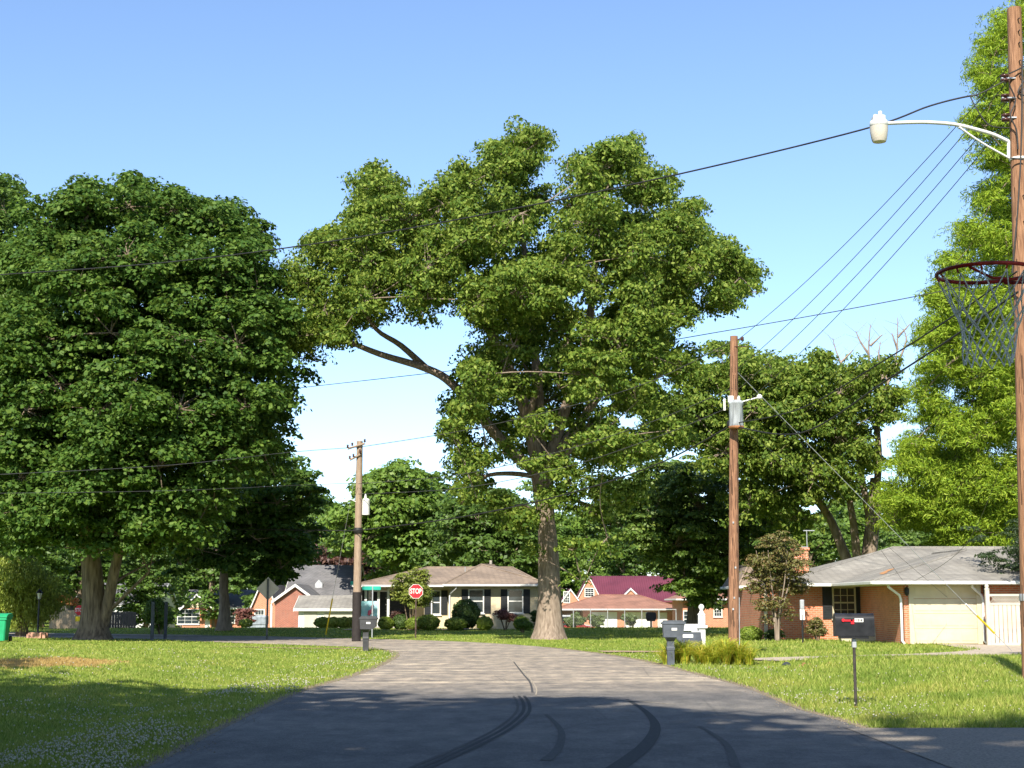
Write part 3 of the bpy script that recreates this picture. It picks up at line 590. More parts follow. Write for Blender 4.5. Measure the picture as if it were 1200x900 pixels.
# woodland behind everything: individual trees from four patterns
def bg_proto(seed, leaf, conifer=False):
    random.seed(seed); lob = []
    H = 13
    for i in range(16):
        a = random.uniform(0, 6.28); z = random.uniform(2.5, H - 2); rr = random.uniform(.8, 3.6) * (1 - abs(z - 7) / 9)
        lob.append((math.cos(a) * rr, math.sin(a) * rr, z, random.uniform(1.5, 2.5), 1))
    lob.append((0, 0, H - 1.6, 1.9, 1))
    vs, cc = blob_leaves(lob, 11000, .42, clump=(.6, 1.2), flat=.6, asp=.6, per=35)
    tb = MB(); trunkmesh(tb, [(0, 0, -.3), (.2, 0, 4), (0, 0, 9)], [.3, .24, .1], 10)
    for l in lob: limb(tb, (0.1, 0, min(l[2] * .7, 7)), l[:3], .1, .03, n=4)
    return crown_mesh('crown', vs), tb, leaf
tr_pr = []
for s_, lf in ((1, LBG), (2, LDARK), (3, LLIGHT), (4, LBG), (5, LDARK)):
    cm, tb, lf = bg_proto(s_, lf); tmp = tb.build('trunk', BARKM); tr_pr.append((cm, tmp.data, lf)); bpy.data.objects.remove(tmp)
random.seed(21)
kinds = ['mid green', 'dark green', 'light green', 'olive green', 'deep green']
def where_of(u):
    for lim, tx in ((-50, 'far off to the left'), (110, 'behind the weeping tree'), (290, 'behind the pale gabled house'), (430, 'behind the slate roofed brick house'), (640, 'behind the cream brick house'), (790, 'behind the maroon roof'), (1040, 'behind the grey roofed house'), (3000, 'beyond the garage at right')):
        if u < lim: return tx
spots = []
for r_, (Y0, n_, hh) in enumerate(((156, 13, 12), (172, 14, 14), (198, 16, 17), (232, 15, 20.5))):
    for i in range(n_):
        u = -140 + 1500 * (i + .5) / n_ + random.uniform(-28, 28); Yt = Y0 + random.uniform(-7, 7)
        spots.append((u, Yt, hh * random.uniform(.84, 1.12), r_))
rows = ['nearest row', 'second row', 'third row', 'hindmost row']
for i, (u, Yt, hh, r_) in enumerate(spots):
    ki = (i * 7 + r_) % 5; cm, tm, lf = tr_pr[ki]; p = onG(u, Yt)
    if Yt < 185 and 600 < u < 880: p = onG(u, Yt + 28)
    o = empty('woodland_tree', p, '%s woodland tree in the %s %s' % (kinds[ki], rows[r_], where_of(u)), 'tree', 'woodland trees behind the houses, ' + kinds[ki] + ' ' + rows[r_] + ' ' + where_of(u), rz=random.uniform(0, 6.28))
    s_ = hh / 13; o.scale = (s_ * random.uniform(.95, 1.3), s_ * 1.1, s_)
    link('crown', cm, lf, o); link('trunk', tm, BARKM, o)
# darker garden trees behind the left lawn
for u, Yt, hh, ki in ((95, 118, 9, 1), (170, 122, 8, 4), (225, 176, 11, 1), (330, 140, 10, 4), (20, 110, 9, 1)):
    cm, tm, lf = tr_pr[ki]; p = onG(u, Yt)
    o = empty('garden_tree', p, 'dark garden tree %s' % {95: 'beyond the board fence and red flags', 170: 'behind the dark fence beside the maple', 225: 'directly behind the pale gabled house', 330: 'behind the brick gable', 20: 'behind the weeping tree'}[u], 'tree', 'dark garden trees behind the left lawn', rz=u * .7)
    s_ = hh / 13; o.scale = (s_ * 1.3, s_ * 1.2, s_); link('crown', cm, lf, o); link('trunk', tm, BARKM, o)
# street trees behind the camera whose shadows fall over the near road
for i, (x, y, hh, lb) in enumerate(((-11.6, 5.6, 19.5, 'street tree behind the viewer shading the left verge'), (-6.5, .4, 20.5, 'street tree behind the viewer shading the road centre'), (-20.5, 14.5, 19, 'street tree outside the left edge shading the lawn'), (2.6, -6.2, 22.5, 'street tree beside the viewer at the right kerb'), (-14.5, 2, 16, 'street tree behind the viewer at far left'), (-3.9, -.6, 21, 'slender street tree right behind the viewer'))):
    cm, tm, lf = tr_pr[(i * 2) % 5]; o = empty('street_tree', (x, y, 0), lb, 'tree', 'street trees behind the viewer', rz=i * 1.3); s_ = hh / 13; o.scale = ((s_ * .5, s_ * .6, s_) if i == 5 else (s_ * .9, s_ * .9, s_) if i == 1 else (s_ * 1.1, s_ * 1.1, s_))
    link('crown', cm, lf, o); link('trunk', tm, BARKM, o)
rt = empty('street_tree', (13.6, 25, gz(13.6, 25)), 'street tree just outside the right edge shading the lawn by the garage', 'tree')
lob = [(random.uniform(-2.2, 2.2), random.uniform(-2.2, 2.5), random.uniform(13.2, 16), random.uniform(1.2, 1.8), 1) for _ in range(10)]
vs, cc = blob_leaves(lob, 15000, .26, clump=(.5, .9), flat=.6, asp=.6, per=40); link('crown', crown_mesh('crown', vs), LMAP, rt)
tb = MB(); trunkmesh(tb, [(0, 0, -.1), (0, 0, 5), (0, 0, 11)], [.25, .2, .12]); [limb(tb, (0, 0, 9.5), l[:3], .1, .03) for l in lob]; tb.build('trunk', BARKM, rt)

# ------------------------------------------------------------------ shrubs
def shrub(name, label, u, Y, wpx, hpx, leaf, n=5000, size=.09, form='ball', group=None, bot=None, cat='shrub', dy=0):
    k = K(Y); r = wpx / 2 / k; h = hpx / k; p = onG(u, Y)
    root = empty(name, p, label, cat, group)
    rad = min(r, h / 2)
    if form == 'ball':
        d = rng.normal(size=(n, 3)); d /= np.linalg.norm(d, axis=1, keepdims=True); bumpy = 1 + .06 * np.sin(d[:, 0] * 9 + u) * np.sin(d[:, 2] * 8) + .05 * np.sin(d[:, 1] * 14 + d[:, 0] * 6)
        P = d * (rng.uniform(.86, 1.02, n) * bumpy)[:, None] * np.array([r, r * .9, h / 2]) + np.array([0, 0, h / 2])
        vs = leafquads(P, d + rng.normal(size=d.shape) * .45 + [0, 0, .2], size, .6)
    else:
        lob = []
        for i in range(10 if form == 'loose' else 14):
            a = random.uniform(0, 6.28); q = random.uniform(.1, .75) * r
            z = random.uniform(.3, .85) * h if form != 'vase' else random.uniform(.55, .9) * h
            lob.append((math.cos(a) * q, math.sin(a) * q * .8, z, max(.14, rad * random.uniform(.3, .5)), 1))
        vs, cc = blob_leaves(lob, n, size, clump=(rad * .12 + .05, rad * .28 + .06), flat=.7, asp=.55, per=30, up=.4)
    link('foliage', crown_mesh('foliage', vs), leaf, root)
    tb = MB()
    for i in range(5):
        a = i * 1.257 + u; tb.tube([(0.03 * math.cos(a), .03 * math.sin(a), -.05), (r * .3 * math.cos(a), r * .3 * math.sin(a), h * .45), (r * .5 * math.cos(a), r * .5 * math.sin(a), h * .75)], [.035, .025, .01], 5)
    tb.build('stem', BARKM, root)
    return root
GH = 'clipped shrubs along the cream house'
shrub('shrub', 'rounded shrub behind the stop sign post', 487, 85.6, 24, 15, LBUSH, group=GH)
shrub('shrub', 'squat clipped shrub just right of the stop sign post', 502, 84.6, 26, 18, LBUSH, group=GH)
shrub('shrub', 'low oval clipped shrub left of the tall dark bush', 534, 84.8, 26, 15, LBUSH, group=GH)
shrub('shrub', 'tall dark rounded bush under the left shuttered window', 546, 87.5, 32, 34, LDBUSH, 9000, .11, group=GH)
shrub('shrub', 'small round clipped shrub between the tall dark bush and the red maple', 568, 85, 19, 16, LBUSH, group=GH)
shrub('shrub', 'small clipped shrub under the right shuttered window', 611, 85, 18, 16, LBUSH, group=GH)
shrub('shrub', 'fresh green shrub in front of the right clipped shrub', 612, 78, 24, 18, LLIGHT, form='loose', group=GH)
shrub('shrub', 'upright shrub against the house corner near the big trunk', 627, 87, 12, 27, LDBUSH, form='loose', group=GH)
shrub('japanese_maple', 'small red leaved maple between two clipped shrubs', 592, 85.5, 36, 24, LRED, 2600, .09, 'vase')
shrub('shrub', 'rounded shrub left of the porch tree', 452, 86.5, 18, 15, LBUSH)
shrub('shrub', 'dark low shrub under the porch tree', 470, 87, 20, 18, LDBUSH)
shrub('shrub', 'dark red shrub under the porch tree', 466, 87.8, 28, 26, LPUR, 3000, .1, 'loose')
pt = shrub('ornamental_tree', 'dense olive green small tree in front of the cream house porch', 480, 86.5, 50, 66, LOLIVE, 100, .1, 'loose', cat='tree')
lob = [(random.uniform(-.85, .85), random.uniform(-.8, .8), random.uniform(1.4, 3.0), random.uniform(.4, .6), 1) for _ in range(16)]
vs, cc = blob_leaves(lob, 15000, .12, clump=(.2, .35), per=30); [setattr(ch, 'data', crown_mesh('foliage', vs)) or ch.data.materials.append(leafmat('olive leaves', [(.12, .17, .025), (.19, .24, .04), (.3, .31, .06)])) for ch in pt.children if ch.name.startswith('foliage')]
for i, (u, wd) in enumerate(((378, 20), (390, 22), (403, 22), (414, 20))):
    shrub('hedge_shrub', ['leftmost bright hedge shrub before the white garage', 'second bright hedge shrub before the white garage', 'third bright hedge shrub before the white garage', 'bright hedge shrub nearest the far left pole'][i], u, 94, wd, 12, LYG, 2600, .12, group='bright hedge shrubs before the white garage')
shrub('shrub', 'big loose green bush behind the two dark posts', 188, 74, 58, 42, LLIGHT, 9000, .12, 'loose')
shrub('shrub', 'dark red shrub beside the pale gabled house', 285, 100, 26, 26, LRED, 3000, .14, 'loose')
shrub('shrub', 'small yellow shrub at the foot of the brick gable', 288, 97, 16, 10, LYG, 1500, .1)
# around right house
shrub('shrub', 'bright rounded shrub left of the porch tree of the right house', 880, 62, 27, 16, LBUSH, 5000, .09)
shrub('shrub', 'bronze tinted loose shrub under the shuttered window', 958, 61, 32, 26, LOLIVE, 6000, .08, 'loose')
shrub('shrub', 'bright clipped shrub beside the garage downspout', 1043, 61.5, 26, 20, LBUSH, 5000, .08)
shrub('shrub', 'small green shrub behind the black mailbox', 1026, 61.7, 12, 20, LBUSH, 2500, .08)
shrub('shrub', 'low dark plants at the foot of the crape myrtle', 908, 62, 34, 12, LDBUSH, 3000, .08, 'loose')
for i, (u, wd) in enumerate(((672, 30), (700, 26), (740, 26))):
    shrub('ornamental_grass', ['wide tuft of tall grass at the chain link fence nearest the big trunk', 'middle tuft of tall grass at the chain link fence', 'right tuft of tall grass at the chain link fence'][i], u, 99, wd, 17, leafmat('tall grass', [(.10, .15, .05), (.17, .21, .08)]), 3000, .22, 'loose', group='tufts of tall grass at the chain link fence')
# crape myrtle
cr = empty('crape_myrtle', onG(911, 60.5), 'multi stemmed crape myrtle with bronze tips against the brick wall', 'tree')
lob = [(random.uniform(-.95, .95), random.uniform(-.8, .8), random.uniform(1.7, 3.9), random.uniform(.3, .5), 1) for _ in range(28)] + [(-.5, 0, 1.3, .35, 1), (.4, 0, 1.1, .35, 1), (0, -.3, 1.5, .4, 1), (-.2, .2, .8, .3, .8)]
vs, cc = blob_leaves(lob, 15000, .10, clump=(.15, .32), per=26, shell=(.3, 1.15)); link('crown', crown_mesh('crown', vs), LOLIVE, cr)
tb = MB()
for i in range(6):
    a = i * 1.05; tb.tube(catmull3([(.05 * math.cos(a), .05 * math.sin(a), -.05), (.12 * math.cos(a), .12 * math.sin(a), .9), (.5 * math.cos(a), .45 * math.sin(a), 2.2), (.75 * math.cos(a), .6 * math.sin(a), 3.5)], 4), [.05 - .0032 * j for j in range(13)], 6)
tb.build('trunk', BARKP, cr)
# day lily clump of arching blades
def blades(base, n, rx, ry, h, wd, lean):
    a = rng.uniform(0, 2 * np.pi, n); r_ = np.sqrt(rng.uniform(0, 1, n)); bx = np.cos(a) * r_ * rx; by = np.sin(a) * r_ * ry
    dirx = np.cos(a + rng.normal(0, .7, n)); diry = np.sin(a + rng.normal(0, .7, n)); hh = h * rng.uniform(.6, 1.1, n); ln = lean * rng.uniform(.3, 1.2, n)
    vs = []; fs = []
    segs = 4; T = np.linspace(0, 1, segs + 1)
    for t_ in T:
        px = bx + dirx * ln * t_ ** 1.5; py = by + diry * ln * t_ ** 1.5; pz = hh * (1.9 * t_ - 1.15 * t_ ** 2.2); ww = wd * (1 - t_ * .85)
        vs.append(np.stack([np.stack([px - diry * ww, py + dirx * ww, pz], -1), np.stack([px + diry * ww, py - dirx * ww, pz], -1)], 1))
    Vv = np.stack(vs, 1).reshape(-1, 3); m = (segs + 1) * 2; base_i = np.arange(n)[:, None] * m; q = []
    for s_ in range(segs): q.append(np.concatenate([base_i + s_ * 2, base_i + s_ * 2 + 1, base_i + s_ * 2 + 3, base_i + s_ * 2 + 2], 1))
    return Vv, np.concatenate(q)
VV, QQ = [], []; off_ = 0
for cx_, cy_, hh_, nn_ in ((-.82, 0, .55, 150), (-.5, -.15, .62, 190), (-.55, .25, .6, 150), (-.15, -.25, .5, 170), (.2, -.2, .48, 170), (.12, .3, .6, 130), (.5, -.05, .66, 210), (.85, .05, .6, 190), (.68, .35, .6, 120), (-.95, -.25, .4, 90), (1.08, -.1, .42, 100), (0, -.42, .36, 100)):
    Vv, q = blades(None, nn_, .09, .09, hh_ * 1.1, .013, .5); VV.append(Vv + np.array([cx_, cy_, 0])); QQ.append(q + off_); off_ += len(Vv)
lily = link('day_lilies', npmesh('day_lilies', np.concatenate(VV), np.concatenate(QQ)), LLILY); lily.location = onG(826, 38.3)
tag(lily, 'arching yellow green clump of day lilies around the white colonial post', 'plant')

# ------------------------------------------------------------------ grass and clover on the near lawns
def tint(m):
    '''patchy lawn: straw tones, the worn patch and thin dry streaks, by place'''
    global tc
    t = m.node_tree; N_ = t.nodes.new; L_ = t.links.new
    globals()['N'] = N_; globals()['L'] = L_
    tc = N_('ShaderNodeTexCoord')
    rp = [n for n in t.nodes if n.type == 'VALTORGB'][0]; col = rp.outputs[0]; targets = [l.to_socket for l in list(t.links) if l.from_socket == col]
    pt_ = mix(1.0, col, ramp(noise(.5, 7), [(.3, (.62, .74, .62)), (.5, (1, 1, 1)), (.7, (1.32, 1.1, 1.25))]), 'MULTIPLY')
    pt_ = mix(ramp(noise(2.6, 5), [(.52, (0, 0, 0)), (.72, (.55, .55, .55))]), pt_, (.30, .27, .075))
    vd = N_('ShaderNodeVectorMath'); vd.operation = 'DISTANCE'; mp = N_('ShaderNodeMapping'); L_(tc.outputs['Object'], mp.inputs[0]); mp.inputs['Scale'].default_value = (.42, .2, 0)
    L_(mp.outputs[0], vd.inputs[0]); vd.inputs[1].default_value = (-10.2 * .42, 34.5 * .2, 0)
    dn = N_('ShaderNodeMath'); nn = N_('ShaderNodeMath'); nn.operation = 'MULTIPLY'; nn.inputs[1].default_value = .9; L_(noise(1.3, 6), nn.inputs[0])
    L_(vd.outputs['Value'], dn.inputs[0]); L_(nn.outputs[0], dn.inputs[1])
    pt_ = mix(ramp(dn.outputs[0], [(.95, (.7, .7, .7)), (1, (0, 0, 0))]), pt_, (.44, .27, .11))
    for k_ in targets: L_(pt_, k_)
def lawn_points(n, y0, y1, side=.44):
    yy = 1 / rng.uniform(1 / y1, 1 / y0, n); xx = rng.uniform(-1, 1, n) * (yy * side + .5)
    ok = np.ones(n, bool)
    for P in (ROAD, APRON): ok &= ~pip(P, xx + rng.normal(0, .05, n), yy)
    for Pl, wd_ in RIBS:
        dmin = np.full(n, 1e9)
        for i in range(0, len(Pl), 2): dmin = np.minimum(dmin, np.hypot(xx - Pl[i, 0], yy - Pl[i, 1]))
        ok &= dmin > min(wd_) * .5
    ok &= np.hypot((xx - 6.4) / 1.0, (yy - 37) / .8) > 1
    return xx[ok], yy[ok]
gxp, gyp = lawn_points(600000, 12.3, 94)
z0 = height(gxp, gyp); n = len(gxp); a = rng.uniform(0, 6.283, n); h = (.045 + .03 * (gxp > 4)) * rng.uniform(.4, 1.5, n); wd = .0045 * (gyp / 13) * rng.uniform(.7, 1.3, n)
ln = rng.normal(0, .5, (n, 2)) * h[:, None]
V0 = np.stack([gxp - np.cos(a) * wd, gyp - np.sin(a) * wd, z0 - .005], -1); V1 = np.stack([gxp + np.cos(a) * wd, gyp + np.sin(a) * wd, z0 - .005], -1)
V2 = np.stack([gxp + ln[:, 0], gyp + ln[:, 1], z0 + h], -1)
GRM = leafmat('grass blades', [(.115, .175, .022), (.18, .25, .032), (.26, .33, .055), (.38, .39, .12)], .3, .6, .2)
tint(GRM)
tag(link('grass', npmesh('grass', np.stack([V0, V1, V2], 1).reshape(-1, 3), np.arange(n * 3).reshape(-1, 3)), GRM), 'short mown green lawn grass on both sides of the road', 'grass', kind='stuff')
cxp, cyp_ = lawn_points(60000, 12.3, 50)
dr = sdf(ROAD, cxp, cyp_); patch = np.sin(cxp * 1.3 + 1) * np.sin(cyp_ * .55 + cxp * .3) + .5 * np.sin(cxp * 3.1) * np.sin(cyp_ * 1.9)
pr = np.where(cxp < 0, np.exp(-dr / 2.6) * 1.0 + .045, np.exp(-dr / 1.4) * .5 + .02) * (.16 + .8 * (patch > .25))
keep = rng.random(len(cxp)) < pr; cxp, cyp_ = cxp[keep], cyp_[keep]; cz = height(cxp, cyp_) + rng.uniform(.045, .085, len(cxp))
nc = len(cxp); rad = .0075 * (1 + cyp_ / 40) * rng.uniform(.7, 1.25, nc)
oct_ = np.array([[1, 0, 0], [0, 1, 0], [-1, 0, 0], [0, -1, 0], [0, 0, 1], [0, 0, -1]], float)
Vc = (np.stack([cxp, cyp_, cz], -1)[:, None] + oct_[None] * rad[:, None, None]).reshape(-1, 3)
F = np.array([[0, 1, 4], [1, 2, 4], [2, 3, 4], [3, 0, 4], [1, 0, 5], [2, 1, 5], [3, 2, 5], [0, 3, 5]]); Fc = (np.arange(nc)[:, None, None] * 6 + F[None]).reshape(-1, 3)
CLM = leafmat('clover blossom', [(.34, .31, .22), (.48, .45, .35), (.56, .53, .43)], .15)
tag(link('clover', npmesh('clover', Vc, Fc), CLM), 'white clover blossoms dotted over the verges', 'clover', kind='stuff')
# brick rubble at the ditch mouth
rb = MB()
for i in range(60):
    x = 6.3 + random.gauss(0, .45); y = 37 + random.gauss(0, .35); z = gz(x, y); s_ = random.uniform(.04, .11)
    rb.lathe((x, y, z - s_ * .3), [(s_ * .7, 0), (s_, s_ * .4), (s_ * .5, s_ * .8)], 5)
tag(rb.build('rubble', mat('brick rubble', (.36, .15, .09), .95, .35, 9)), 'reddish brick rubble at the ditch end by the driveway', 'rubble', kind='stuff')
cu = MB(); 
for i in range(12):
    pass
cu.tube([(6.35, 36.45, -.05), (6.6, 37.5, -.02)], .11, 14, cap=False); cu.tube([(6.35, 36.45, -.05), (6.6, 37.5, -.02)], .095, 14, cap=False)
tag(cu.build('culvert_pipe', DKPL), 'dark culvert pipe mouth under the driveway rubble', 'pipe')

# ------------------------------------------------------------------ houses
def window(root, x, z0, wd, h, y, shutters=False, trim=None, muntins=True, sill=True, double=True):
    f = MB(); t_ = .07; tr = trim or WHITE
    f.box(x - wd / 2 - t_, x - wd / 2, y - .05, y + .02, z0 - t_, z0 + h + t_); f.box(x + wd / 2, x + wd / 2 + t_, y - .05, y + .02, z0 - t_, z0 + h + t_)
    f.box(x - wd / 2, x + wd / 2, y - .048, y + .02, z0 + h, z0 + h + t_); f.box(x - wd / 2, x + wd / 2, y - .048, y + .02, z0 - t_, z0)
    if double: f.box(x - wd / 2, x + wd / 2, y - .035, y + .01, z0 + h / 2 - .03, z0 + h / 2 + .03)
    if muntins:
        for i in (1, 2): f.box(x - wd / 2 + wd * i / 3 - .012, x - wd / 2 + wd * i / 3 + .012, y - .028, y + .01, z0, z0 + h)
        for zz in (.25, .75): f.box(x - wd / 2, x + wd / 2, y - .026, y + .01, z0 + h * zz - .012, z0 + h * zz + .012)
    wo_ = f.build('window', tr, root)
    MB().box(x - wd / 2, x + wd / 2, y - .018, y + .005, z0, z0 + h).build('pane', glass(), wo_)
    if sill: MB().box(x - wd / 2 - .12, x + wd / 2 + .12, y - .1, y - .002, z0 - t_ - .06, z0 - t_ - .002).build('sill', tr, wo_)
    if shutters:
        for s_ in (-1, 1):
            sb = MB(); xc = x + s_ * (wd / 2 + t_ + .2); sb.box(xc - .19, xc + .19, y - .04, y + .002, z0 - .08, z0 + h + .06)
            for i in range(12): sb.box(xc - .15, xc + .15, y - .052, y - .04, z0 + (h) * i / 12, z0 + h * i / 12 + .05)
            sb.build('shutter', SHUT, root)
    return wo_
def hip(root, x0, x1, y0, y1, z, rise, mat_, oh=0.0, name='roof', ridge=None, th=.14, fascia=WHITE, gut=True):
    """hip roof with its eave slab; ridge=(xa,xb) along x or None for automatic"""
    w_ = (y1 - y0) / 2
    if x1 - x0 >= y1 - y0: ra, rb_ = ((x0 + w_, (y0 + y1) / 2), (x1 - w_, (y0 + y1) / 2))
    else: h_ = (x1 - x0) / 2; ra, rb_ = (((x0 + x1) / 2, y0 + h_), ((x0 + x1) / 2, y1 - h_))
    if ridge: ra, rb_ = ridge
    vs = [(x0, y0, z), (x1, y0, z), (x1, y1, z), (x0, y1, z), (*ra, z + rise), (*rb_, z + rise)]
    m = MB()
    if x1 - x0 >= y1 - y0: fs = [(0, 1, 5, 4), (1, 2, 5), (2, 3, 4, 5), (3, 0, 4)]
    else: fs = [(0, 1, 4), (1, 2, 5, 4), (2, 3, 5), (3, 0, 4, 5)]
    m.add(vs, fs + [(3, 2, 1, 0)]); r_ = m.build(name, mat_, root)
    f = MB(); f.box(x0 + .012, x1 - .012, y0 + .012, y1 - .012, z - th, z - .004)
    f.build('fascia', fascia, r_)
    if gut:
        g = MB(); g.box(x0 - .09, x1 + .09, y0 - .1, y0 + .008, z - .12, z - .012, .02); g.box(x0 - .1, x0 + .008, y0 + .01, y1, z - .12, z - .012, .02); g.build('gutter', fascia, r_)
    # ridge caps
    c_ = MB()
    for a, b_ in ((vs[0], vs[4]), (vs[1], vs[5] if x1 - x0 >= y1 - y0 else vs[4]), (vs[4], vs[5])):
        c_.tube([Vector(a) + Vector((0, 0, .01)), Vector(b_) + Vector((0, 0, .01))], .055, 5)
    c_.build('ridge_cap', mat_, r_)
    return r_
def gable(root, x0, x1, y0, y1, z, rise, mat_, wallm, axis='y', name='roof', th=.12, oh=.25, fascia=WHITE, walls=True):
    """gable roof; axis='y' ridge runs away from the viewer (gable faces us)"""
    m = MB(); f = MB(); g = MB()
    if axis == 'y':
        c_ = (x0 + x1) / 2; sl = rise / (c_ - x0)
        for s_, xe in ((-1, x0 - oh), (1, x1 + oh)):
            ze = z - oh * sl
            m.prism([(c_, z + rise + th), (xe, ze + th), (xe, ze), (c_, z + rise)], y0 - oh, y1 + oh)
            f.prism([(c_, z + rise + th * .9), (xe, ze + th * .9), (xe, ze - .1), (c_, z + rise - .1)], y0 - oh - .03, y0 - oh - .002)
        if walls: g.prism([(x0, z), (x1, z), (c_, z + rise)], y0 + .003, y1 - .003)
    else:
        c_ = (y0 + y1) / 2; sl = rise / (c_ - y0)
        for s_, xe in ((-1, y0 - oh), (1, y1 + oh)):
            ze = z - oh * sl
            m.prism([(c_, z + rise + th), (xe, ze + th), (xe, ze), (c_, z + rise)], x0 - oh, x1 + oh, 'x')
            for xx in (x0 - oh - .03, x1 + oh + .002): f.prism([(c_, z + rise + th * .9), (xe, ze + th * .9), (xe, ze - .1), (c_, z + rise - .1)], xx, xx + .028, 'x')
        f.box(x0 - oh, x1 + oh, y0 - oh - .04, y0 - oh - .002, z - oh * sl - .05, z - oh * sl + th)
        if walls: g.prism([(y0, z), (y1, z), (c_, z + rise)], x0 + .003, x1 - .003, 'x')
    r_ = m.build(name, mat_, root); f.build('fascia', fascia, r_)
    if walls: g.build('gable', wallm, root)
    return r_
def downspout(root, x, y, z1, kink=.5, sgn=-1):
    d_ = MB(); d_.tube([(x + sgn * kink, y - .55, z1 - .1), (x + sgn * kink, y - .55, z1 - .22), (x + sgn * .06, y - .1, z1 - .5), (x, y - .07, z1 - .65), (x, y - .07, .12), (x + .02, y - .3, .02)], .05, 6)
    d_.build('downspout', WHITE, root)

# --- right house (grey hip roof, brick, garage)
hx = empty('brick_house', (14, 56, gz(14, 56)), 'orange brick house with grey hip roof and cream garage door on the right', 'house')
HB = Vector((14, 56, gz(14, 56)))
def rel(u, Y): return X(u, Y) - HB.x
E = 2.25
gxl, gxr = rel(1059, 56), 8.5
MB().box(gxl, gxr, 0, 7, -.3, E - .1).build('wall', BRK, hx)
ml = rel(893, 63)
wl_ = MB(); wl_.box(ml, gxl - .002, 7, 17, -.3, E - .1); wl_.box(gxl - .002, 16, 7.002, 17, -.3, E - .1); wl_.build('wall', BRK, hx)
MB().box(rel(868, 69), ml - .003, 13, 17, -.3, E - .12).build('wall', BRK, hx)
hip(hx, rel(915, 62) , 17, 6.2, 17.8, E, 1.62, SHG, ridge=((2.75, 12.0), (11.2, 12.0)))
hip(hx, rel(1024, 55.3), 9.4, -.75, 9.5, E + .004, 1.25, SHG, ridge=((3.7, 4.2), (3.7, 9.0)))
hip(hx, rel(867, 68), ml + .9, 12.2, 17.7, E - .03, .9, SHB)
# damaged orange patch on the roof slope
pa = MB(); 
pth = [(.25, 6.7), (.7, 7.2), (1.1, 8.0), (1.35, 8.0), (1.0, 7.3), (.8, 6.8), (.4, 6.5)]
xw0 = rel(1024, 55.3)
pa.add([(x, y, E + .02 + 1.25 * (x - xw0) / (3.7 - xw0)) for x, y in [(-.1, 2.0), (.15, 2.3), (.3, 3.0), (.62, 3.6), (1.0, 4.6), (.85, 5.0), (.5, 4.2), (.2, 3.7), (.0, 2.9)]], [tuple(range(9))])
pa.build('roof_patch', mat('orange bare sheathing', (.42, .21, .09), .9, .2, 6), hx)
# garage door
dx0, dx1 = rel(1069, 55.95), rel(1146, 55.95)
gd = MB()
for i in range(4):
    z_ = .02 + i * .535; gd.box(dx0 + .05, dx1 - .05, -.03, .01, z_, z_ + .525, .008)
    for j in range(4):
        xa = dx0 + .12 + j * (dx1 - dx0 - .2) / 4; gd.box(xa, xa + (dx1 - dx0) / 4 - .14, -.042, -.03, z_ + .1, z_ + .42)
gd.build('garage_door', CREAM, hx)
gf = MB(); gf.box(dx0 - .12, dx0 + .05, -.06, .01, 0, 2.16); gf.box(dx1 - .05, dx1 + .12, -.06, .01, 0, 2.16); gf.box(dx0 - .12, dx1 + .12, -.065, .01, 2.16, E - .11); gf.build('door_frame', CREAM, hx)
window(hx, rel(989, 63) , .9, .82, 1.15, 7, True, CREAM)
window(hx, rel(1046, 63), .42, .55, 1.7, 7, False, CREAM)
window(hx, rel(881, 69), .45, .75, 1.15, 13, False)
MB().box(rel(895, 63) - .01, rel(895, 63) + .13, 6.93, 7.03, 0, 2.1).build('corner_post', CREAM, hx)
downspout(hx, rel(1056, 55.9), 0, E, .55); downspout(hx, rel(1152, 55.9), 0, E, .5); downspout(hx, rel(893, 66), 10, E, .6)
ch = MB(); cxx = rel(931, 67.5); ch.box(cxx - .3, cxx + .3, 9.6, 10.2, 2.2, 3.68); ch.box(cxx - .34, cxx + .34, 9.54, 10.26, 3.68, 3.79); ch.build('chimney', BRK, hx)
ant = MB(); ax = rel(945, 68.5); ant.tube([(ax, 12, 2.6), (ax, 12, 4.65)], .02, 6); ant.tube([(ax - .15, 12, 4.62), (ax + .35, 12, 4.62)], .02, 5)
for z_ in (3.4, 3.9): ant.tube([(ax - .25, 12, z_), (ax + .05, 12, z_)], .02, 5)
ant.build('antenna', STEEL, hx)
pl = MB(); plx = rel(1140, 56); pl.lathe((dx1 + .27, -.14, 1.75), [(.03, 0), (.09, .08), (.1, .3), (.04, .38)], 10); pl.build('porch_lamp', BLACK, hx)
MB().lathe((dx0 - .2, -.12, 1.72), [(.03, 0), (.08, .06), (.09, .25), (.03, .32)], 10).build('porch_lamp', BLACK, hx)

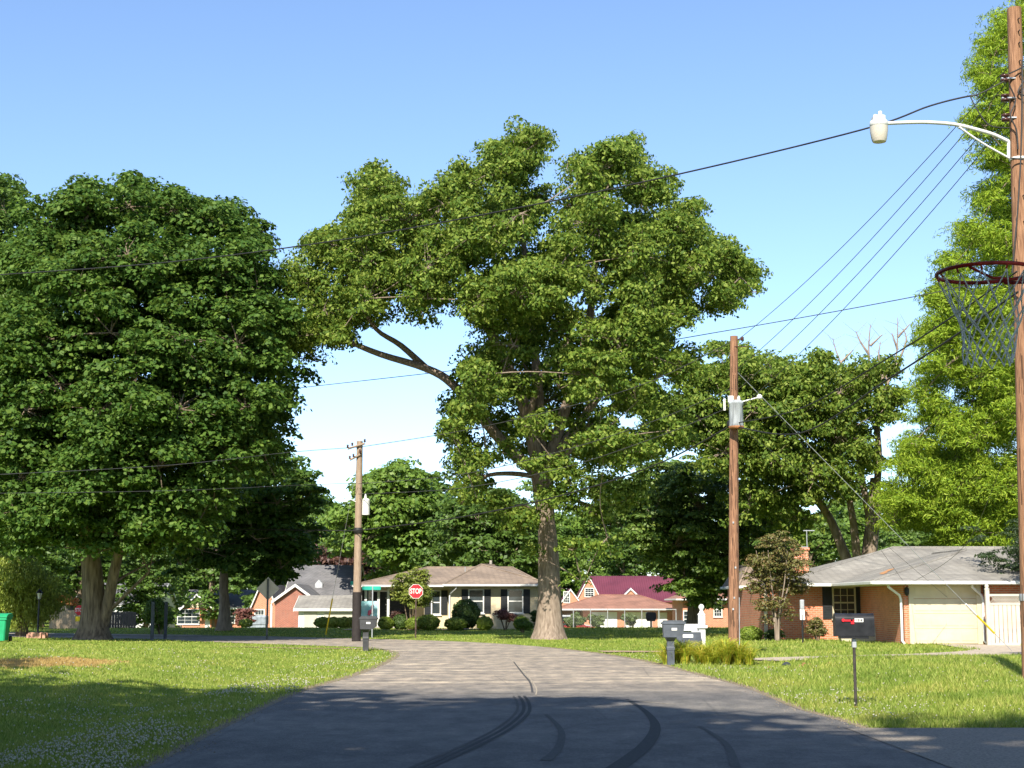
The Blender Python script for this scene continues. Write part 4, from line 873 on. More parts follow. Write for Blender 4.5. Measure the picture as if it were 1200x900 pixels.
# white lattice topped vinyl fence beside the garage
f0 = Vector((X(1157, 54.6), 54.6, gz(17.2, 54.6))); vf = empty('vinyl_fence', f0, 'white vinyl privacy fence with lattice top right of the garage', 'fence')
ps = MB()
for i in range(4):
    xx = i * 2.3
    p_ = MB(); p_.box(xx - .07, xx + .07, -.07, .07, -.2, 1.95, .01); p_.lathe((xx, 0, 1.95), [(.09, 0), (.10, .03), (.05, .06), (.075, .1), (.07, .16), (.02, .2)], 12); p_.build('post', VINYL, vf)
    if i < 3:
        q_ = MB(); n_ = 14
        for j in range(n_): q_.box(xx + .08 + j * 2.14 / n_, xx + .08 + (j + 1) * 2.14 / n_ - .022, -.012, .012, .05, 1.42)
        q_.box(xx + .07, xx + 2.23, -.03, .03, 1.42, 1.49); q_.box(xx + .07, xx + 2.23, -.03, .03, 1.72, 1.8); q_.box(xx + .07, xx + 2.23, -.03, .03, 0, .1); q_.build('panel', VINYL, vf)
        l_ = MB()
        for j in range(22):
            xa = xx + .07 + j * .098
            for s_ in (-1, 1):
                x0_ = xa; x1_ = xa + .115 * s_ * 2
                if xx + .07 <= x1_ <= xx + 2.23: l_.add([(x0_, .005 * s_, 1.49), (x0_ + .03, .005 * s_, 1.49), (x1_ + .03, .005 * s_, 1.72), (x1_, .005 * s_, 1.72)], [(0, 1, 2, 3)])
        l_.build('lattice', VINYL, vf)
# pale box like planter by the wall
plb = MB(); p0 = onG(1006, 60.5); plb.prism([(-.85, .55), (-.62, 0), (.95, 0), (.95, .62), (-.45, .62 - .2), (-.72, .62)], 0, .5)
o = plb.build('planter', CREAM); o.location = p0; tag(o, 'pale slanted planter box by the brick wall behind the black mailbox', 'planter')
# number post
np_ = empty('address_post', onG(941, 58.5), 'thin dark post with white plate and grey lamp head by the brick wall', 'post')
MB().tube([(0, 0, -.1), (0, 0, 1.05)], .035, 8).build('post', BLACK, np_); MB().box(-.09, .09, -.03, -.005, .85, 1.25, .01).build('plate', WHITE, np_); MB().box(-.08, .08, -.06, .06, 1.26, 1.6, .02).build('lamp_head', STEEL, np_)

# --- cream brick house beyond the bend
hy = 90.0; HY = Vector((-3, hy, gz(-3, hy))); ho = empty('cream_house', HY, 'cream brick ranch house with brown hip roof and black shutters', 'house')
def ry(u, Y=hy): return X(u, Y) - HY.x
E2 = 2.55
MB().box(ry(527), ry(641), 0, 9, -.3, E2 - .1).build('wall', BRKY, ho)
wb = MB(); wb.box(ry(497, 91.5), ry(527) - .003, 1.5, 9.5, -.3, E2 - .1); wb.box(ry(424, 94), ry(497, 91.5) - .003, 4, 9.5, -.3, E2 - .1); wb.build('wall', BRKY, ho)
hip(ho, ry(414, 91), ry(640), .9, 11, E2 - .02, 1.12, SHB, ridge=((ry(500, 96), 5.9), (ry(600, 96), 5.9)))
hip(ho, ry(521), ry(645), -.6, 10, E2 + .004, 1.22, SHB, ridge=((ry(563, 93), 3.8), (ry(563, 93) + .8, 5.6)))
for u in (558, 604): window(ho, ry(u), .95, .78, 1.25, 0, True, muntins=False)
window(ho, ry(511, 91.5), .85, .45, 1.3, 1.5, True, muntins=False)
for u in (438, 449): window(ho, ry(u, 94), .6, .5, 1.55, 4, True)
for u in (421, 428.5, 443.5, 455): 
    c_ = MB(); xx = ry(u, 91.6); c_.box(xx - .07, xx + .07, 1.6, 1.74, 0, E2 - .14); c_.build('porch_column', WHITE, ho)
MB().box(ry(470, 94) - .5, ry(470, 94) + .5, 3.93, 4.0, .1, 2.15).build('door', BLACK, ho)
MB().box(ry(418, 92), ry(495, 92), 1.3, 4, -.25, .08).build('porch_slab', CONC, ho)
downspout(ho, ry(527), 0, E2, .4, 1)
vp = MB(); vp.tube([(ry(575, 96), 6.5, 3.4), (ry(575, 96), 6.5, 4.1)], .09, 8); vp.build('vent_pipe', CONC, ho)
vp = MB(); vp.tube([(ry(545, 92), 2, 2.8), (ry(545, 92), 2, 3.6)], .03, 8); vp.build('vent_pipe', STEEL, ho)

# --- left brick house with two gables, slate roof
Y3 = 112.0; H3 = Vector((-17, Y3, gz(-17, Y3))); h3 = empty('brick_house', H3, 'red brick house with steep white trimmed gables and slate grey roof at left', 'house')
def r3(u, Y=Y3): return X(u, Y) - H3.x
zz = lambda v, Y: W(600, v, Y).z - H3.z
xa, xb = r3(296), r3(322); ea = zz(708, Y3); ap = zz(675, Y3)
MB().box(xa, r3(310) + .8, 0, 8, -.3, ea).build('wall', BRK, h3)
gable(h3, xa, r3(313) + .6, 0, 8, ea, ap - ea, SHD, BRK, oh=.2)
xc, xd = r3(323, Y3 - 1), r3(370, Y3 - 1); eb = zz(703, Y3 - 1); ap2 = zz(686, Y3 - 1)
MB().box(xc, xd, -1.2, 6, -.3, eb).build('wall', BRKD, h3)
gable(h3, xc, xd, -1.2, 6, eb, ap2 - eb, SHD, BRKD, oh=.25)
MB().box(r3(330, 116), r3(409, 116), 4, 13, -.3, zz(702, 116)).build('wall', BRKD, h3)
gable(h3, r3(336, 116), r3(412, 116), 4.2, 13.8, zz(702, 116), zz(664, 121) - zz(702, 116), SHD, BRKD, axis='x', oh=.3)
for u in (325.5,): window(h3, r3(u - 21), .95, .6, 1.3, -.0, False)
window(h3, r3(345, Y3 - 1) + 1.0, .9, .8, 1.2, -1.2)
c_ = MB(); c_.box(r3(320.5), r3(322.5), -1.3, -1.15, 0, ea); c_.build('porch_column', WHITE, h3)
for u in (371, 380, 401): 
    window(h3, r3(u, 116), zz(690, 116), .5, .5, 4.0, sill=False, muntins=False) if u == 0 else None
# dormer
dm = MB(); dx_ = r3(372, 117); dm.prism([(dx_ - .28, zz(690, 117)), (dx_ + .28, zz(690, 117)), (dx_ + .28, zz(684, 117)), (dx_, zz(679, 117)), (dx_ - .28, zz(684, 117))], 5.6, 8); dm.build('dormer', mat('grey siding', (.40, .41, .42), .6), h3)
# pale storage bins by its corner
sb_ = MB(); sb_.box(-.75, .75, 0, 1, 0, .75, .03); sb_.box(-.8, .8, -.05, 1.05, .75, 1.35, .08); o = sb_.build('storage_bin', mat('weathered pale blue grey', (.24, .27, .30), .7, .3, 4)); o.location = onG(298, 104); tag(o, 'weathered pale grey storage bin at the corner of the brick gable', 'bin')
# white garage with grey roof
Y4 = 108.0; H4 = Vector((-13, Y4, gz(-13, Y4))); h4 = empty('white_garage', H4, 'low white garage with grey gable roof left of the far pole', 'garage')
x0_, x1_ = X(350, Y4) - H4.x, X(428, Y4) - H4.x; e4 = W(600, 713.5, Y4).z - H4.z; a4 = W(600, 702, Y4 + 2.5).z - H4.z
MB().box(x0_, x1_, 0, 5, -.3, e4).build('wall', WHITE, h4); gable(h4, x0_, x1_, 0, 5, e4, a4 - e4 + .15, SHG, WHITE, axis='x', oh=.3)
MB().box(x0_ + .4, x0_ + 1.3, -.04, 0, 0, 2.0).build('door', VINYL, h4); MB().box(x0_ + 1.8, x0_ + 3.9, -.05, 0, 0, 1.9).build('garage_door', VINYL, h4)
# --- pale gabled house
Y5 = 150.0; H5 = Vector((-29, Y5, gz(-29, Y5))); h5 = empty('gabled_house', H5, 'small house with pale yellow gable, white bay window and orange brick', 'house')
def r5(u): return X(u, Y5) - H5.x
z5 = lambda v: W(600, v, Y5).z - H5.z
MB().box(r5(214), r5(306), 0, 9, -.3, z5(712)).build('wall', BRK, h5)
gable(h5, r5(218), r5(252), -1.5, 8, z5(712), z5(697) - z5(712), SHD, CREAM, oh=.3)
MB().box(r5(218.5), r5(251.5), -1.45, 0, -.3, z5(712) - .02).build('wall', BRK, h5)
gable(h5, r5(214), r5(306), 0, 9, z5(712), z5(692) - z5(712), SHD, BRK, axis='x', oh=.3)
window(h5, r5(225), .8, 2.0, 1.3, -1.45, muntins=True); window(h5, r5(268), .9, 1.2, 1.2, 0)
MB().box(r5(244.5), r5(250), -1.52, -1.452, 0, 2.05).build('door', WHITE, h5)
# --- white house far left behind dark fence
Y6 = 135.0; H6 = Vector((-35, Y6, gz(-35, Y6))); h6 = empty('white_house', H6, 'white sided house half hidden behind the maple trunk', 'house')
MB().box(-3, 4, 0, 8, -.3, 2.6).build('wall', WHITE, h6); gable(h6, -3, 4, 0, 8, 2.6, 1.9, SHD, WHITE, axis='x'); window(h6, -1.2, 1, .9, 1.2, 0); window(h6, 1.6, 1, .9, 1.2, 0)

# --- house group right of trunk
Y7 = 132.0; H7 = Vector((9, Y7, gz(9, Y7))); h7 = empty('garage_house', H7, 'low orange brick building with brown hip roof and two white garage doors', 'house')
def r7(u, Y=Y7): return X(u, Y) - H7.x
z7 = lambda v, Y=Y7: W(600, v, Y).z - H7.z
e7 = z7(714)
wm = MB(); wm.box(r7(683), r7(797), 0, 8, -.3, e7 - .05); wm.box(r7(652), r7(683) - .003, 4.5, 8, -.3, e7 - .05); wm.build('wall', BRK, h7)
hip(h7, r7(650), r7(799), -.8, 9, e7 + .05, z7(698, Y7 + 4) - e7, SHR, ridge=((r7(705), 4.1), (r7(752), 4.1)))
for a_, b_ in ((693, 723), (733, 764)):
    g_ = MB(); 
    for i in range(4): g_.box(r7(a_), r7(b_), -.05, .0, i * .5, i * .5 + .49, .008)
    g_.build('garage_door', WHITE, h7)
MB().box(r7(776) - .4, r7(776) + .4, -.05, 0, 0, 1.95).build('door', WHITE, h7)
MB().box(r7(655) - .06, r7(655) + .06, -.3, -.18, 0, e7 - .1).build('porch_column', WHITE, h7)
Y8 = 152.0; H8 = Vector((10, Y8, gz(10, Y8))); h8 = empty('maroon_roof_house', H8, 'tall brick house with steep maroon metal roof and white trimmed gables', 'house')
def r8(u, Y=Y8): return X(u, Y) - H8.x
z8 = lambda v, Y=Y8: W(600, v, Y).z - H8.z
MB().box(r8(692), r8(800), 1, 11, -.3, z8(702)).build('wall', BRK, h8)
m_ = MB(); m_.prism([(1 - .4, z8(704)), (6, z8(675, Y8 + 6)), (11.4, z8(704)), (11.4, z8(704) - .15), (6, z8(675, Y8 + 6) - .25), (1 - .4, z8(704) - .15)], r8(691), r8(802), 'x')
rf = m_.build('roof', PURP, h8)
sm_ = MB()
for i in range(40): 
    xx = r8(692) + i * (r8(801) - r8(692)) / 40; sm_.tube([(xx, .6, z8(704) + .03), (xx, 6, z8(675, Y8 + 6) + .03)], .025, 4)
sm_.build('seam', PURP, rf)
for a_, b_, va, ve, yy in ((676, 704, 676, 702, -.5), (657, 679, 691, 706, -1.5), (728, 749, 690, 700, -.8)):
    MB().box(r8(a_), r8(b_), yy, 3, -.3, z8(ve)).build('wall', BRK, h8)
    gable(h8, r8(a_), r8(b_), yy, 4.5, z8(ve), z8(va) - z8(ve), PURP, BRK, oh=.12, th=.1)
window(h8, r8(690.5), z8(699), .8, .75, -.5, sill=False); window(h8, r8(663.5), z8(706), .5, 1.0, -1.5, sill=False)
# brick house behind the white post
Y9 = 122.0; H9 = Vector((15.5, Y9, gz(15.5, Y9))); h9 = empty('brick_house', H9, 'orange brick wall of the house seen between the white post and the brown pole', 'house')
x0_, x1_ = X(800, Y9) - H9.x, X(885, Y9) - H9.x
MB().box(x0_, x1_, 0, 8, -.3, 3.0).build('wall', BRK, h9); hip(h9, x0_ - .5, x1_ + .5, -.6, 8.6, 3.1, 1.4, SHR)
window(h9, X(841, Y9) - H9.x, 1.75, .55, 1.0, 0); window(h9, X(811, Y9) - H9.x, .9, 1.3, 1.2, 0)
MB().box(x0_, x1_, -.05, 0, -.2, .25).build('foundation', CONC, h9)

# ------------------------------------------------------------------ fences left and centre
def board_fence(name, label, u0, u1, Y, h, m, cat='fence'):
    a = onG(u0, Y); ln = X(u1, Y) - a.x; root = empty(name, a, label, cat)
    q = MB(); n_ = int(ln / .16)
    for i in range(n_): q.box(i * .16, i * .16 + .15, 0, .02, 0, h + random.uniform(-.02, .02))
    q.box(0, ln, .02, .06, h * .2, h * .2 + .08); q.box(0, ln, .02, .06, h * .8, h * .8 + .08); q.build('panel', m, root)
    for i in range(int(ln / 2.4) + 1): MB().box(i * 2.4 - .05, i * 2.4 + .05, .06, .16, -.2, h + .05).build('post', m, root)
board_fence('board_fence', 'tan wooden board fence left of the maple trunk', 58, 108, 90, 1.05, mat('tan boards', (.40, .30, .20), .9, .2, 5, .3, stretch=(4, 4, .5)))
board_fence('board_fence', 'dark grey wooden fence right of the maple trunk', 118, 163, 92, .95, mat('dark boards', (.10, .085, .075), .9, .25, 5, .3, stretch=(4, 4, .5)))
cf = empty('chain_link_fence', onG(652, 98), 'grey chain link fence with thin posts before the garage doors', 'fence'); ln = X(792, 98) - cf.location.x; zf = cf.location.z
for i in range(8):
    xx = ln * i / 7; MB().tube([(xx, 0, -.3), (xx, 0, 1.2)], .03, 6).build('post', STEEL, cf)
MB().tube([(0, 0, 1.17), (ln, 0, 1.17)], .022, 6).build('rail', STEEL, cf)
q = MB()
for i in range(int(ln / .14)):
    xx = i * .14
    for s_ in (-1, 1):
        if 0 <= xx + s_ * .9 <= ln: q.tube([(xx, .02 * s_, .0), (xx + s_ * .9, .02 * s_, 1.15)], .003, 3, cap=False)
q.build('mesh_wire', STEEL, cf)

# ------------------------------------------------------------------ utility poles
def pole(name, label, top, base, r_top, r_base, m):
    root = empty(name, base, label, 'utility pole'); b_ = Vector(base); a = Vector((0, 0, -.3)); t_ = Vector(top) - b_
    q = MB(); n = 16; vs = []; lv = 24
    for i in range(lv + 1):
        f = i / lv; c_ = a.lerp(t_, f); r_ = r_base + (r_top - r_base) * f
        for k_ in range(n):
            an = 2 * math.pi * k_ / n; rr = r_ * (1 + .02 * math.sin(5 * an + 2) + .012 * math.sin(11 * an + f * 9)); vs.append((c_.x + rr * math.cos(an), c_.y + rr * math.sin(an), c_.z))
    q.add(vs, [(i * n + k_, i * n + (k_ + 1) % n, (i + 1) * n + (k_ + 1) % n, (i + 1) * n + k_) for i in range(lv) for k_ in range(n)], True); q.add(vs[-n:], [tuple(range(n))])
    q.build('shaft', m, root); return root, t_, b_
def lerp_at(t_, z): return Vector((t_.x * z / t_.z, t_.y * z / t_.z, z))
# near pole at the right edge
Yp = 26.5
P1, t1, b1 = pole('utility_pole', 'tall reddish wooden pole at the right edge carrying the curved street light', W(1188.5, 10, Yp), (W(1209, 790, Yp).x, Yp, gz(8.8, Yp)), .125, .17, POLE)
def on1(v):  # height on the pole of a photo row
    z = W(1188, v, Yp).z - b1.z; return lerp_at(t1, z)
hb = MB()
for v in (26, 40, 54, 75, 92, 112, 232, 262): 
    p = on1(v); hb.tube([(p.x + .02, p.y - .10, p.z), (p.x + .02, p.y - .20, p.z)], .012, 6)
hb.build('bolt', BLACK, P1)
for v in (94, 117, 140):
    p = on1(v); q = MB(); q.lathe((p.x - .24, p.y - .1, p.z - .07), [(.03, 0), (.075, .01), (.075, .045), (.04, .06), (.04, .08), (.075, .095), (.075, .13), (.03, .14)], 10); q.build('insulator', INSUL, P1)
    MB().box(p.x - .3, p.x - .05, p.y - .13, p.y - .07, p.z - .012, p.z + .012).build('bracket', STEEL, P1)
# rack straps and hanging service cables on the pole face
for path in ([(1183, 100), (1190, 118), (1184, 135), (1191, 152), (1193, 175)], [(1199, 95), (1193, 108), (1200, 112)], [(1198, 70), (1197, 160), (1193, 240), (1186, 320)], [(1183, 86), (1192, 82), (1201, 77)], [(1184, 185), (1199, 187)]):
    MB().tube(catmull3([W(u, v, Yp - .2) - b1 for u, v in path], 5), .014, 5).build('pole_cable', CABLE, P1)
cbm = MB(); p = on1(700); cbm.lathe((p.x, p.y, p.z - .06), [(.172, 0), (.176, .02), (.176, .1), (.172, .12)], 16); cbm.build('metal_band', STEEL, P1)
# street light arm and head
sl = MB(); A = [W(u, v, Yp - .15 - .5 * (1180 - u) / 150) - b1 for u, v in ((1182, 166), (1165, 158), (1145, 152), (1120, 146), (1090, 143.5), (1065, 143.5), (1040, 144.5))]
sl.tube(catmull3(A, 5), .033, 10); sl.tube(catmull3([W(u, v, Yp - .17 - .5 * (1180 - u) / 150) - b1 for u, v in ((1124, 149), (1150, 167), (1182, 185))], 4), .02, 8)
sl.tube([A[0], W(1182, 186, Yp - .15) - b1], .03, 8); pb = on1(185)
sl.lathe((pb.x, pb.y, pb.z - .05), [(.15, 0), (.158, .01), (.158, .035), (.15, .045)], 16)
arm = sl.build('lamp_arm', mat('pale grey painted steel', (.62, .62, .60), .4, .05, 4), P1)
hc = W(1030, 150, Yp - .65) - b1; hd = MB(); LMP = MATS['pale grey painted steel']
hd.lathe((hc.x, hc.y, hc.z - .02), [(.05, .16), (.15, .14), (.16, .10), (.155, .04), (.10, .02)][::-1], 18); hd.box(hc.x - .11, hc.x + .10, hc.y - .1, hc.y + .1, hc.z + .13, hc.z + .21, .015)
hd.tube([(hc.x + .03, hc.y, hc.z + .2), (hc.x + .03, hc.y, hc.z + .3)], .035, 10); hd.tube([(hc.x - .06, hc.y, hc.z + .2), (hc.x - .06, hc.y, hc.z + .24)], .03, 10); hd.build('lamp_housing', LMP, arm)
MB().lathe((hc.x, hc.y, hc.z - .25), [(.115, 0), (.135, .05), (.155, .18), (.158, .27)], 18).build('lamp_lens', mat('ribbed lens', (.50, .46, .38), .25, .1, 30, stretch=(1, 1, 6)), arm)
# middle pole
Yq = 41.5
P2, t2, b2 = pole('utility_pole', 'brown wooden pole with grey transformer beside the white colonial post', W(860, 394, Yq), (W(859.5, 771, Yq).x, Yq, gz(6, Yq)), .105, .15, POLE2)
def on2(v): return lerp_at(t2, W(860, v, Yq).z - b2.z)
p = on2(487); q = MB(); q.lathe((p.x + .02, p.y - .3, p.z - .36), [(.19, 0), (.2, .03), (.19, .1), (.19, .62), (.205, .64), (.205, .68), (.15, .74)], 20); tr2 = q.build('transformer', GALV, P2)
q = MB(); q.lathe((p.x + .02, p.y - .3, p.z - .385), [(.2, 0), (.21, .02), (.21, .055), (.2, .06)], 20); q.build('rim', mat('rust', (.28, .12, .05), .9, .3, 8), tr2)
q = MB(); 
for dx in (-.1, .1): q.lathe((p.x + dx, p.y - .3, p.z + .34), [(.03, 0), (.05, .03), (.03, .06), (.05, .09), (.02, .16)], 10)
q.build('bushing', WHITE, tr2)
q = MB(); p = on2(470); q.box(p.x - .18, p.x - .03, p.y - .2, p.y - .1, p.z - .05, p.z + .12, .01); q.box(p.x - .31, p.x - .25, p.y - .2, p.y - .14, p.z - .28, p.z + .04, .01); q.build('fuse_cutout', WHITE, P2)
q = MB(); p = on2(472); q.tube([(p.x + .08, p.y - .1, p.z - .02), (p.x + .62, p.y - .15, p.z + .12)], .02, 8); q.lathe((p.x + .68, p.y - .15, p.z + .08), [(.04, 0), (.075, .02), (.075, .09), (.03, .13)], 12); q.build('small_lamp', LMP, P2)
q = MB(); p = on2(398); q.lathe((p.x + .22, p.y - .05, p.z - .04), [(.03, 0), (.06, .02), (.04, .05), (.06, .08), (.02, .12)], 10); q.tube([(p.x, p.y, p.z), (p.x + .22, p.y - .05, p.z)], .02, 6); p = on2(407); q.tube([(p.x, p.y - .1, p.z), (p.x + .36, p.y - .1, p.z)], .014, 6); q.build('insulator', INSUL, P2)
q = MB(); p = on2(497); q.lathe((p.x, p.y, p.z - .1), [(.16, 0), (.19, .02), (.19, .14), (.16, .2)], 14); q.build('cable_band', CABLE, P2)
MB().tube([W(866, 700, Yq - .02) - b2, W(866.5, 771, Yq - .02) - b2], .02, 8).build('conduit', STEEL, P2)
# far left pole
Yr = 60.5
P3, t3, b3 = pole('utility_pole', 'weathered pale wooden pole with white transformer beyond the left mailbox', W(421.5, 517, Yr), (W(417.5, 750, Yr).x, Yr, gz(-6, Yr)), .12, .17, POLE3)
def on3(v): return lerp_at(t3, W(421, v, Yr).z - b3.z)
for v, a_, c_ in ((523, -.45, .22), (536, -.36, .05)):
    p = on3(v); q = MB(); q.tube([(p.x + a_, p.y - .2, p.z - .12), (p.x + c_, p.y - .15, p.z + .1)], .045, 6); q.build('cross_arm', POLE3, P3)
    q = MB()
    for dx, dz in ((a_, -.08), (a_ * .6, 0), (c_, .14)): q.lathe((p.x + dx, p.y - .2, p.z + dz), [(.02, 0), (.055, .02), (.03, .06), (.05, .09), (.02, .13)], 8)
    q.build('insulator', INSUL, P3)
p = on3(594); q = MB(); q.lathe((p.x + .3, p.y - .1, p.z - .32), [(.15, 0), (.155, .03), (.155, .56), (.165, .58), (.1, .64)], 16); q.lathe((p.x + .28, p.y - .1, p.z + .3), [(.03, 0), (.06, .05), (.04, .12), (.02, .22)], 10); q.build('transformer', WHITE, P3)
p = on3(588); q = MB(); q.tube([(p.x, p.y, p.z - .05), (p.x - .35, p.y - .2, p.z + .1), (p.x - .42, p.y - .2, p.z + .04)], .02, 6); q.box(p.x - .68, p.x - .4, p.y - .28, p.y - .12, p.z - .02, p.z + .08, .02); q.build('small_lamp', LMP, P3)
q = MB(); p = on3(622); q.lathe((p.x, p.y, p.z - .12), [(.14, 0), (.18, .02), (.18, .2), (.14, .24)], 12); q.build('cable_band', CABLE, P3)
bk = MB(); bl = []; 
for i in range(9):
    f = i / 8; c_ = lerp_at(t3, -.1 + 2.0 * f) if f > 0 else Vector((0, 0, -.1)); bl.append(c_)
bk.tube(bl, [.178] * 9, 16); bk.build('creosote_band', mat('creosote', (.025, .02, .018), .8, .2, 6), P3)

def wire(label, pts, r, m, sag=0.0, group='overhead wires between the utility poles', Y=None):
    if len(pts[0]) == 3 and not isinstance(pts[0], Vector): pts = [W(*p) for p in pts]
    P = catmull3(pts, 8) if len(pts) > 2 else [tuple(Vector(pts[0]).lerp(Vector(pts[1]), i / 20) - Vector((0, 0, 1)) * sag * 4 * (i / 20) * (1 - i / 20)) for i in range(21)]
    o = MB().tube(P, r, 6).build('overhead_wire', m); return tag(o, label, 'wire', group)
wire('thick twisted cable swooping from the near pole across the sky to the left edge', [(1146, 114, 26.55), (1139, 112, 26.6), (1090, 124, 26.9), (1010, 152, 27.5), (800, 203, 30), (600, 245, 33), (400, 281, 36.5), (200, 307, 40), (0, 322, 43), (-150, 332, 46)], .016, CABLE)
wire('short grey tie from the near pole insulator to the twisted cable', [(1177, 95, 26.3), (1152, 108, 26.5), (1138, 113, 26.6)], .012, WIREM)
wire('drip loop of black cable beside the near pole', [(1137, 113, 26.6), (1146, 130, 26.5), (1160, 147, 26.4), (1183, 150, 26.4)], .012, CABLE)
wire('thin wire crossing the sky behind the huge tree', [(230, 470, 82), (330, 457, 78), (640, 421, 66), (860, 386, 60), (1085, 345, 53), (1180, 322, 50)], .017, WIREM)
tp3 = [(421, 524, 60.3)]
wire('thin top wire from far left pole to the middle pole', [(421, 524, 60.3), (540, 505, 55), (660, 478, 50), (760, 448, 45.5), (862, 398, 41.4)], .012, WIREM)
wire('second wire from far left pole to the middle pole', [(420, 567, 60.2), (540, 556, 55), (660, 528, 50), (770, 492, 45.5), (858, 455, 41.4)], .012, WIREM)
wire('third wire from far left pole to the middle pole', [(420, 579, 60.2), (540, 572, 55), (660, 548, 50), (770, 512, 45.5), (858, 476, 41.4)], .012, WIREM)
wire('thick telephone cable from far left pole to the middle pole', [(418, 622, 60.2), (540, 606, 55), (660, 580, 50), (770, 544, 45.5), (858, 498, 41.4)], .022, CABLE)
wire('thin top wire from far left pole to the left edge', [(421, 524, 60.3), (340, 530, 57), (200, 545, 53), (0, 556, 50), (-150, 562, 48)], .011, WIREM)
wire('second wire from far left pole to the left edge', [(418, 566, 60.2), (340, 569, 57), (200, 575, 53), (0, 578, 50), (-150, 578, 48)], .009, WIREM)
wire('thick telephone cable from far left pole to the left edge', [(418, 622, 60.2), (340, 621, 62), (200, 619, 66), (0, 612, 72)], .02, CABLE)
for i, (va, vb) in enumerate(((78, 398), (94, 432), (117, 456), (140, 480))):
    ue = 1184 + 0; wire(['topmost', 'second', 'third', 'lowest'][i] + ' of the thin parallel wires between the near and middle poles', [W(1182, va, 26.35), W(865, vb, 41.4)], .008, WIREM, sag=.28)
wire('upper thick cable from the near pole down to the middle pole', [(1192, 318, 26.3), (1115, 372, 28.5), (1040, 420, 31.5), (940, 478, 36.5), (862, 496, 41.3)], .015, CABLE)
wire('lower thick black cable from the near pole down to the middle pole', [(1193, 342, 26.3), (1120, 393, 28.5), (1040, 445, 31.5), (940, 507, 36.5), (862, 500, 41.3)], .019, CABLE)
wire('service drop from the middle pole to the grey roofed house', [(864, 434, 41.4), (940, 520, 46), (1000, 600, 51), (1062, 686, 55.2)], .006, WIREM, group='service drops to the right house')
wire('long service drop from the middle pole over the hip roof', [(864, 500, 41.4), (960, 570, 45), (1040, 640, 50), (1110, 700, 54.9)], .006, WIREM, group='service drops to the right house')
wire('service drop from the near pole to the garage eave', [(1190, 500, 26.4), (1130, 640, 40), (1068, 683, 55.2)], .006, WIREM, group='service drops to the right house')
# guy wire with guard
gy0 = on2(432) + b2; gx_ = W(1187, 762, 47.5); gy1 = Vector((gx_.x, 47.5, gz(gx_.x, 47.5)))
gw = empty('guy_wire', gy1, 'slanting guy wire from the middle pole with white and yellow guard', 'guy wire'); d_ = gy0 - gy1; Ln = d_.length; u_ = d_.normalized()
MB().tube([u_ * -.1, d_], .009, 6).build('strand', STEEL, gw); MB().tube([u_ * 1.0, u_ * 1.95], .03, 8).build('yellow_guard', YEL, gw); MB().tube([u_ * 1.95, u_ * 2.5], .033, 8).build('white_guard', WHITE, gw)
g2 = Vector(onG(381, 66)); d_ = (on3(530) + b3) - g2
gw = empty('guy_wire', g2, 'thin yellow guarded guy wire left of the far left pole', 'guy wire'); u_ = d_.normalized()
MB().tube([u_ * -.1, d_], .008, 6).build('strand', STEEL, gw); MB().tube([u_ * .2, u_ * 2.1], .03, 8).build('yellow_guard', YEL, gw)

# small metal tags, staples and checks on the poles
for root_, tt_, ra_, zs_ in ((P1, t1, .17, (1.4, 1.75, 2.6, 3.3, 5.1)), (P2, t2, .15, (1.3, 1.6, 2.4, 3.6))):
    q = MB()
    for i, z_ in enumerate(zs_):
        p = lerp_at(tt_, z_); q.box(p.x - .05 + .03 * (i % 3), p.x - .01 + .03 * (i % 3), p.y - ra_ - .008, p.y - ra_ + .02, z_, z_ + .05)
    q.build('tag', STEEL, root_)
    q = MB()
    for i in range(46):
        z_ = random.uniform(.4, 8); p = lerp_at(tt_, z_); an = random.uniform(-2.6, -.5); r_ = ra_ * (1 - .03 * z_) ; hh_ = random.uniform(.15, .7)
        q.tube([(p.x + r_ * math.cos(an), p.y + r_ * math.sin(an), z_), (p.x + r_ * math.cos(an), p.y + r_ * math.sin(an), z_ + hh_)], .006, 4)
    q.build('check_crack', mat('dark wood check', (.05, .03, .02), .9), root_)

# ------------------------------------------------------------------ signs
def octagon(r): return [(r * math.cos(R(22.5 + 45 * i)), r * math.sin(R(22.5 + 45 * i))) for i in range(8)]
ss = empty('stop_sign', onG(487, 65.5), 'red octagonal stop sign on a thin post at the bend', 'sign')
zc = W(487, 693, 65.5).z - ss.location.z
MB().box(-.03, .03, -.02, .02, -.2, zc + .32).build('post', mat('dark rusty post', (.07, .045, .035), .8, .3, 9), ss)
R0 = .32; pl_ = MB().prism([(x, z + zc) for x, z in octagon(R0)], -.035, -.025).build('sign_border', WHITE, ss); pl_.name = 'sign_plate'
MB().prism([(x, z + zc) for x, z in octagon(R0 * .93)], -.042, -.036).build('sign_face', RED, pl_)
tm_ = textmesh('STOP', .24); o = link('lettering', tm_, WHITE, pl_); o.location = (0, -.046, zc); o.rotation_euler = (R(90), 0, 0); o.scale = (.84, 1.25, 1)
ds = empty('warning_sign', onG(312.5, 62.5), 'back of a grey diamond sign on a post across the side street', 'sign'); zc = W(313, 690, 62.5).z - ds.location.z
MB().box(-.035, .035, -.03, .03, -.2, zc + .4).build('post', mat('green grey post', (.07, .08, .075), .7, .3, 9), ds)
q = MB().prism([(-.47, zc), (0, zc - .47), (.47, zc), (0, zc + .47)], .032, .04); q.build('sign_plate', mat('bare aluminium', (.40, .37, .30), .5, .1, 3, metal=.3), ds)
st = empty('street_name_sign', onG(436, 66.5), 'teal street name blades on a slim post beside the far left pole', 'sign'); zc = W(436, 690, 66.5).z - st.location.z
MB().tube([(0, 0, -.2), (0, 0, zc + .1)], .03, 8).build('post', STEEL, st); MB().box(-.45, .35, -.02, .0, zc - .05, zc + .11).build('sign_blade', SGREEN, st)
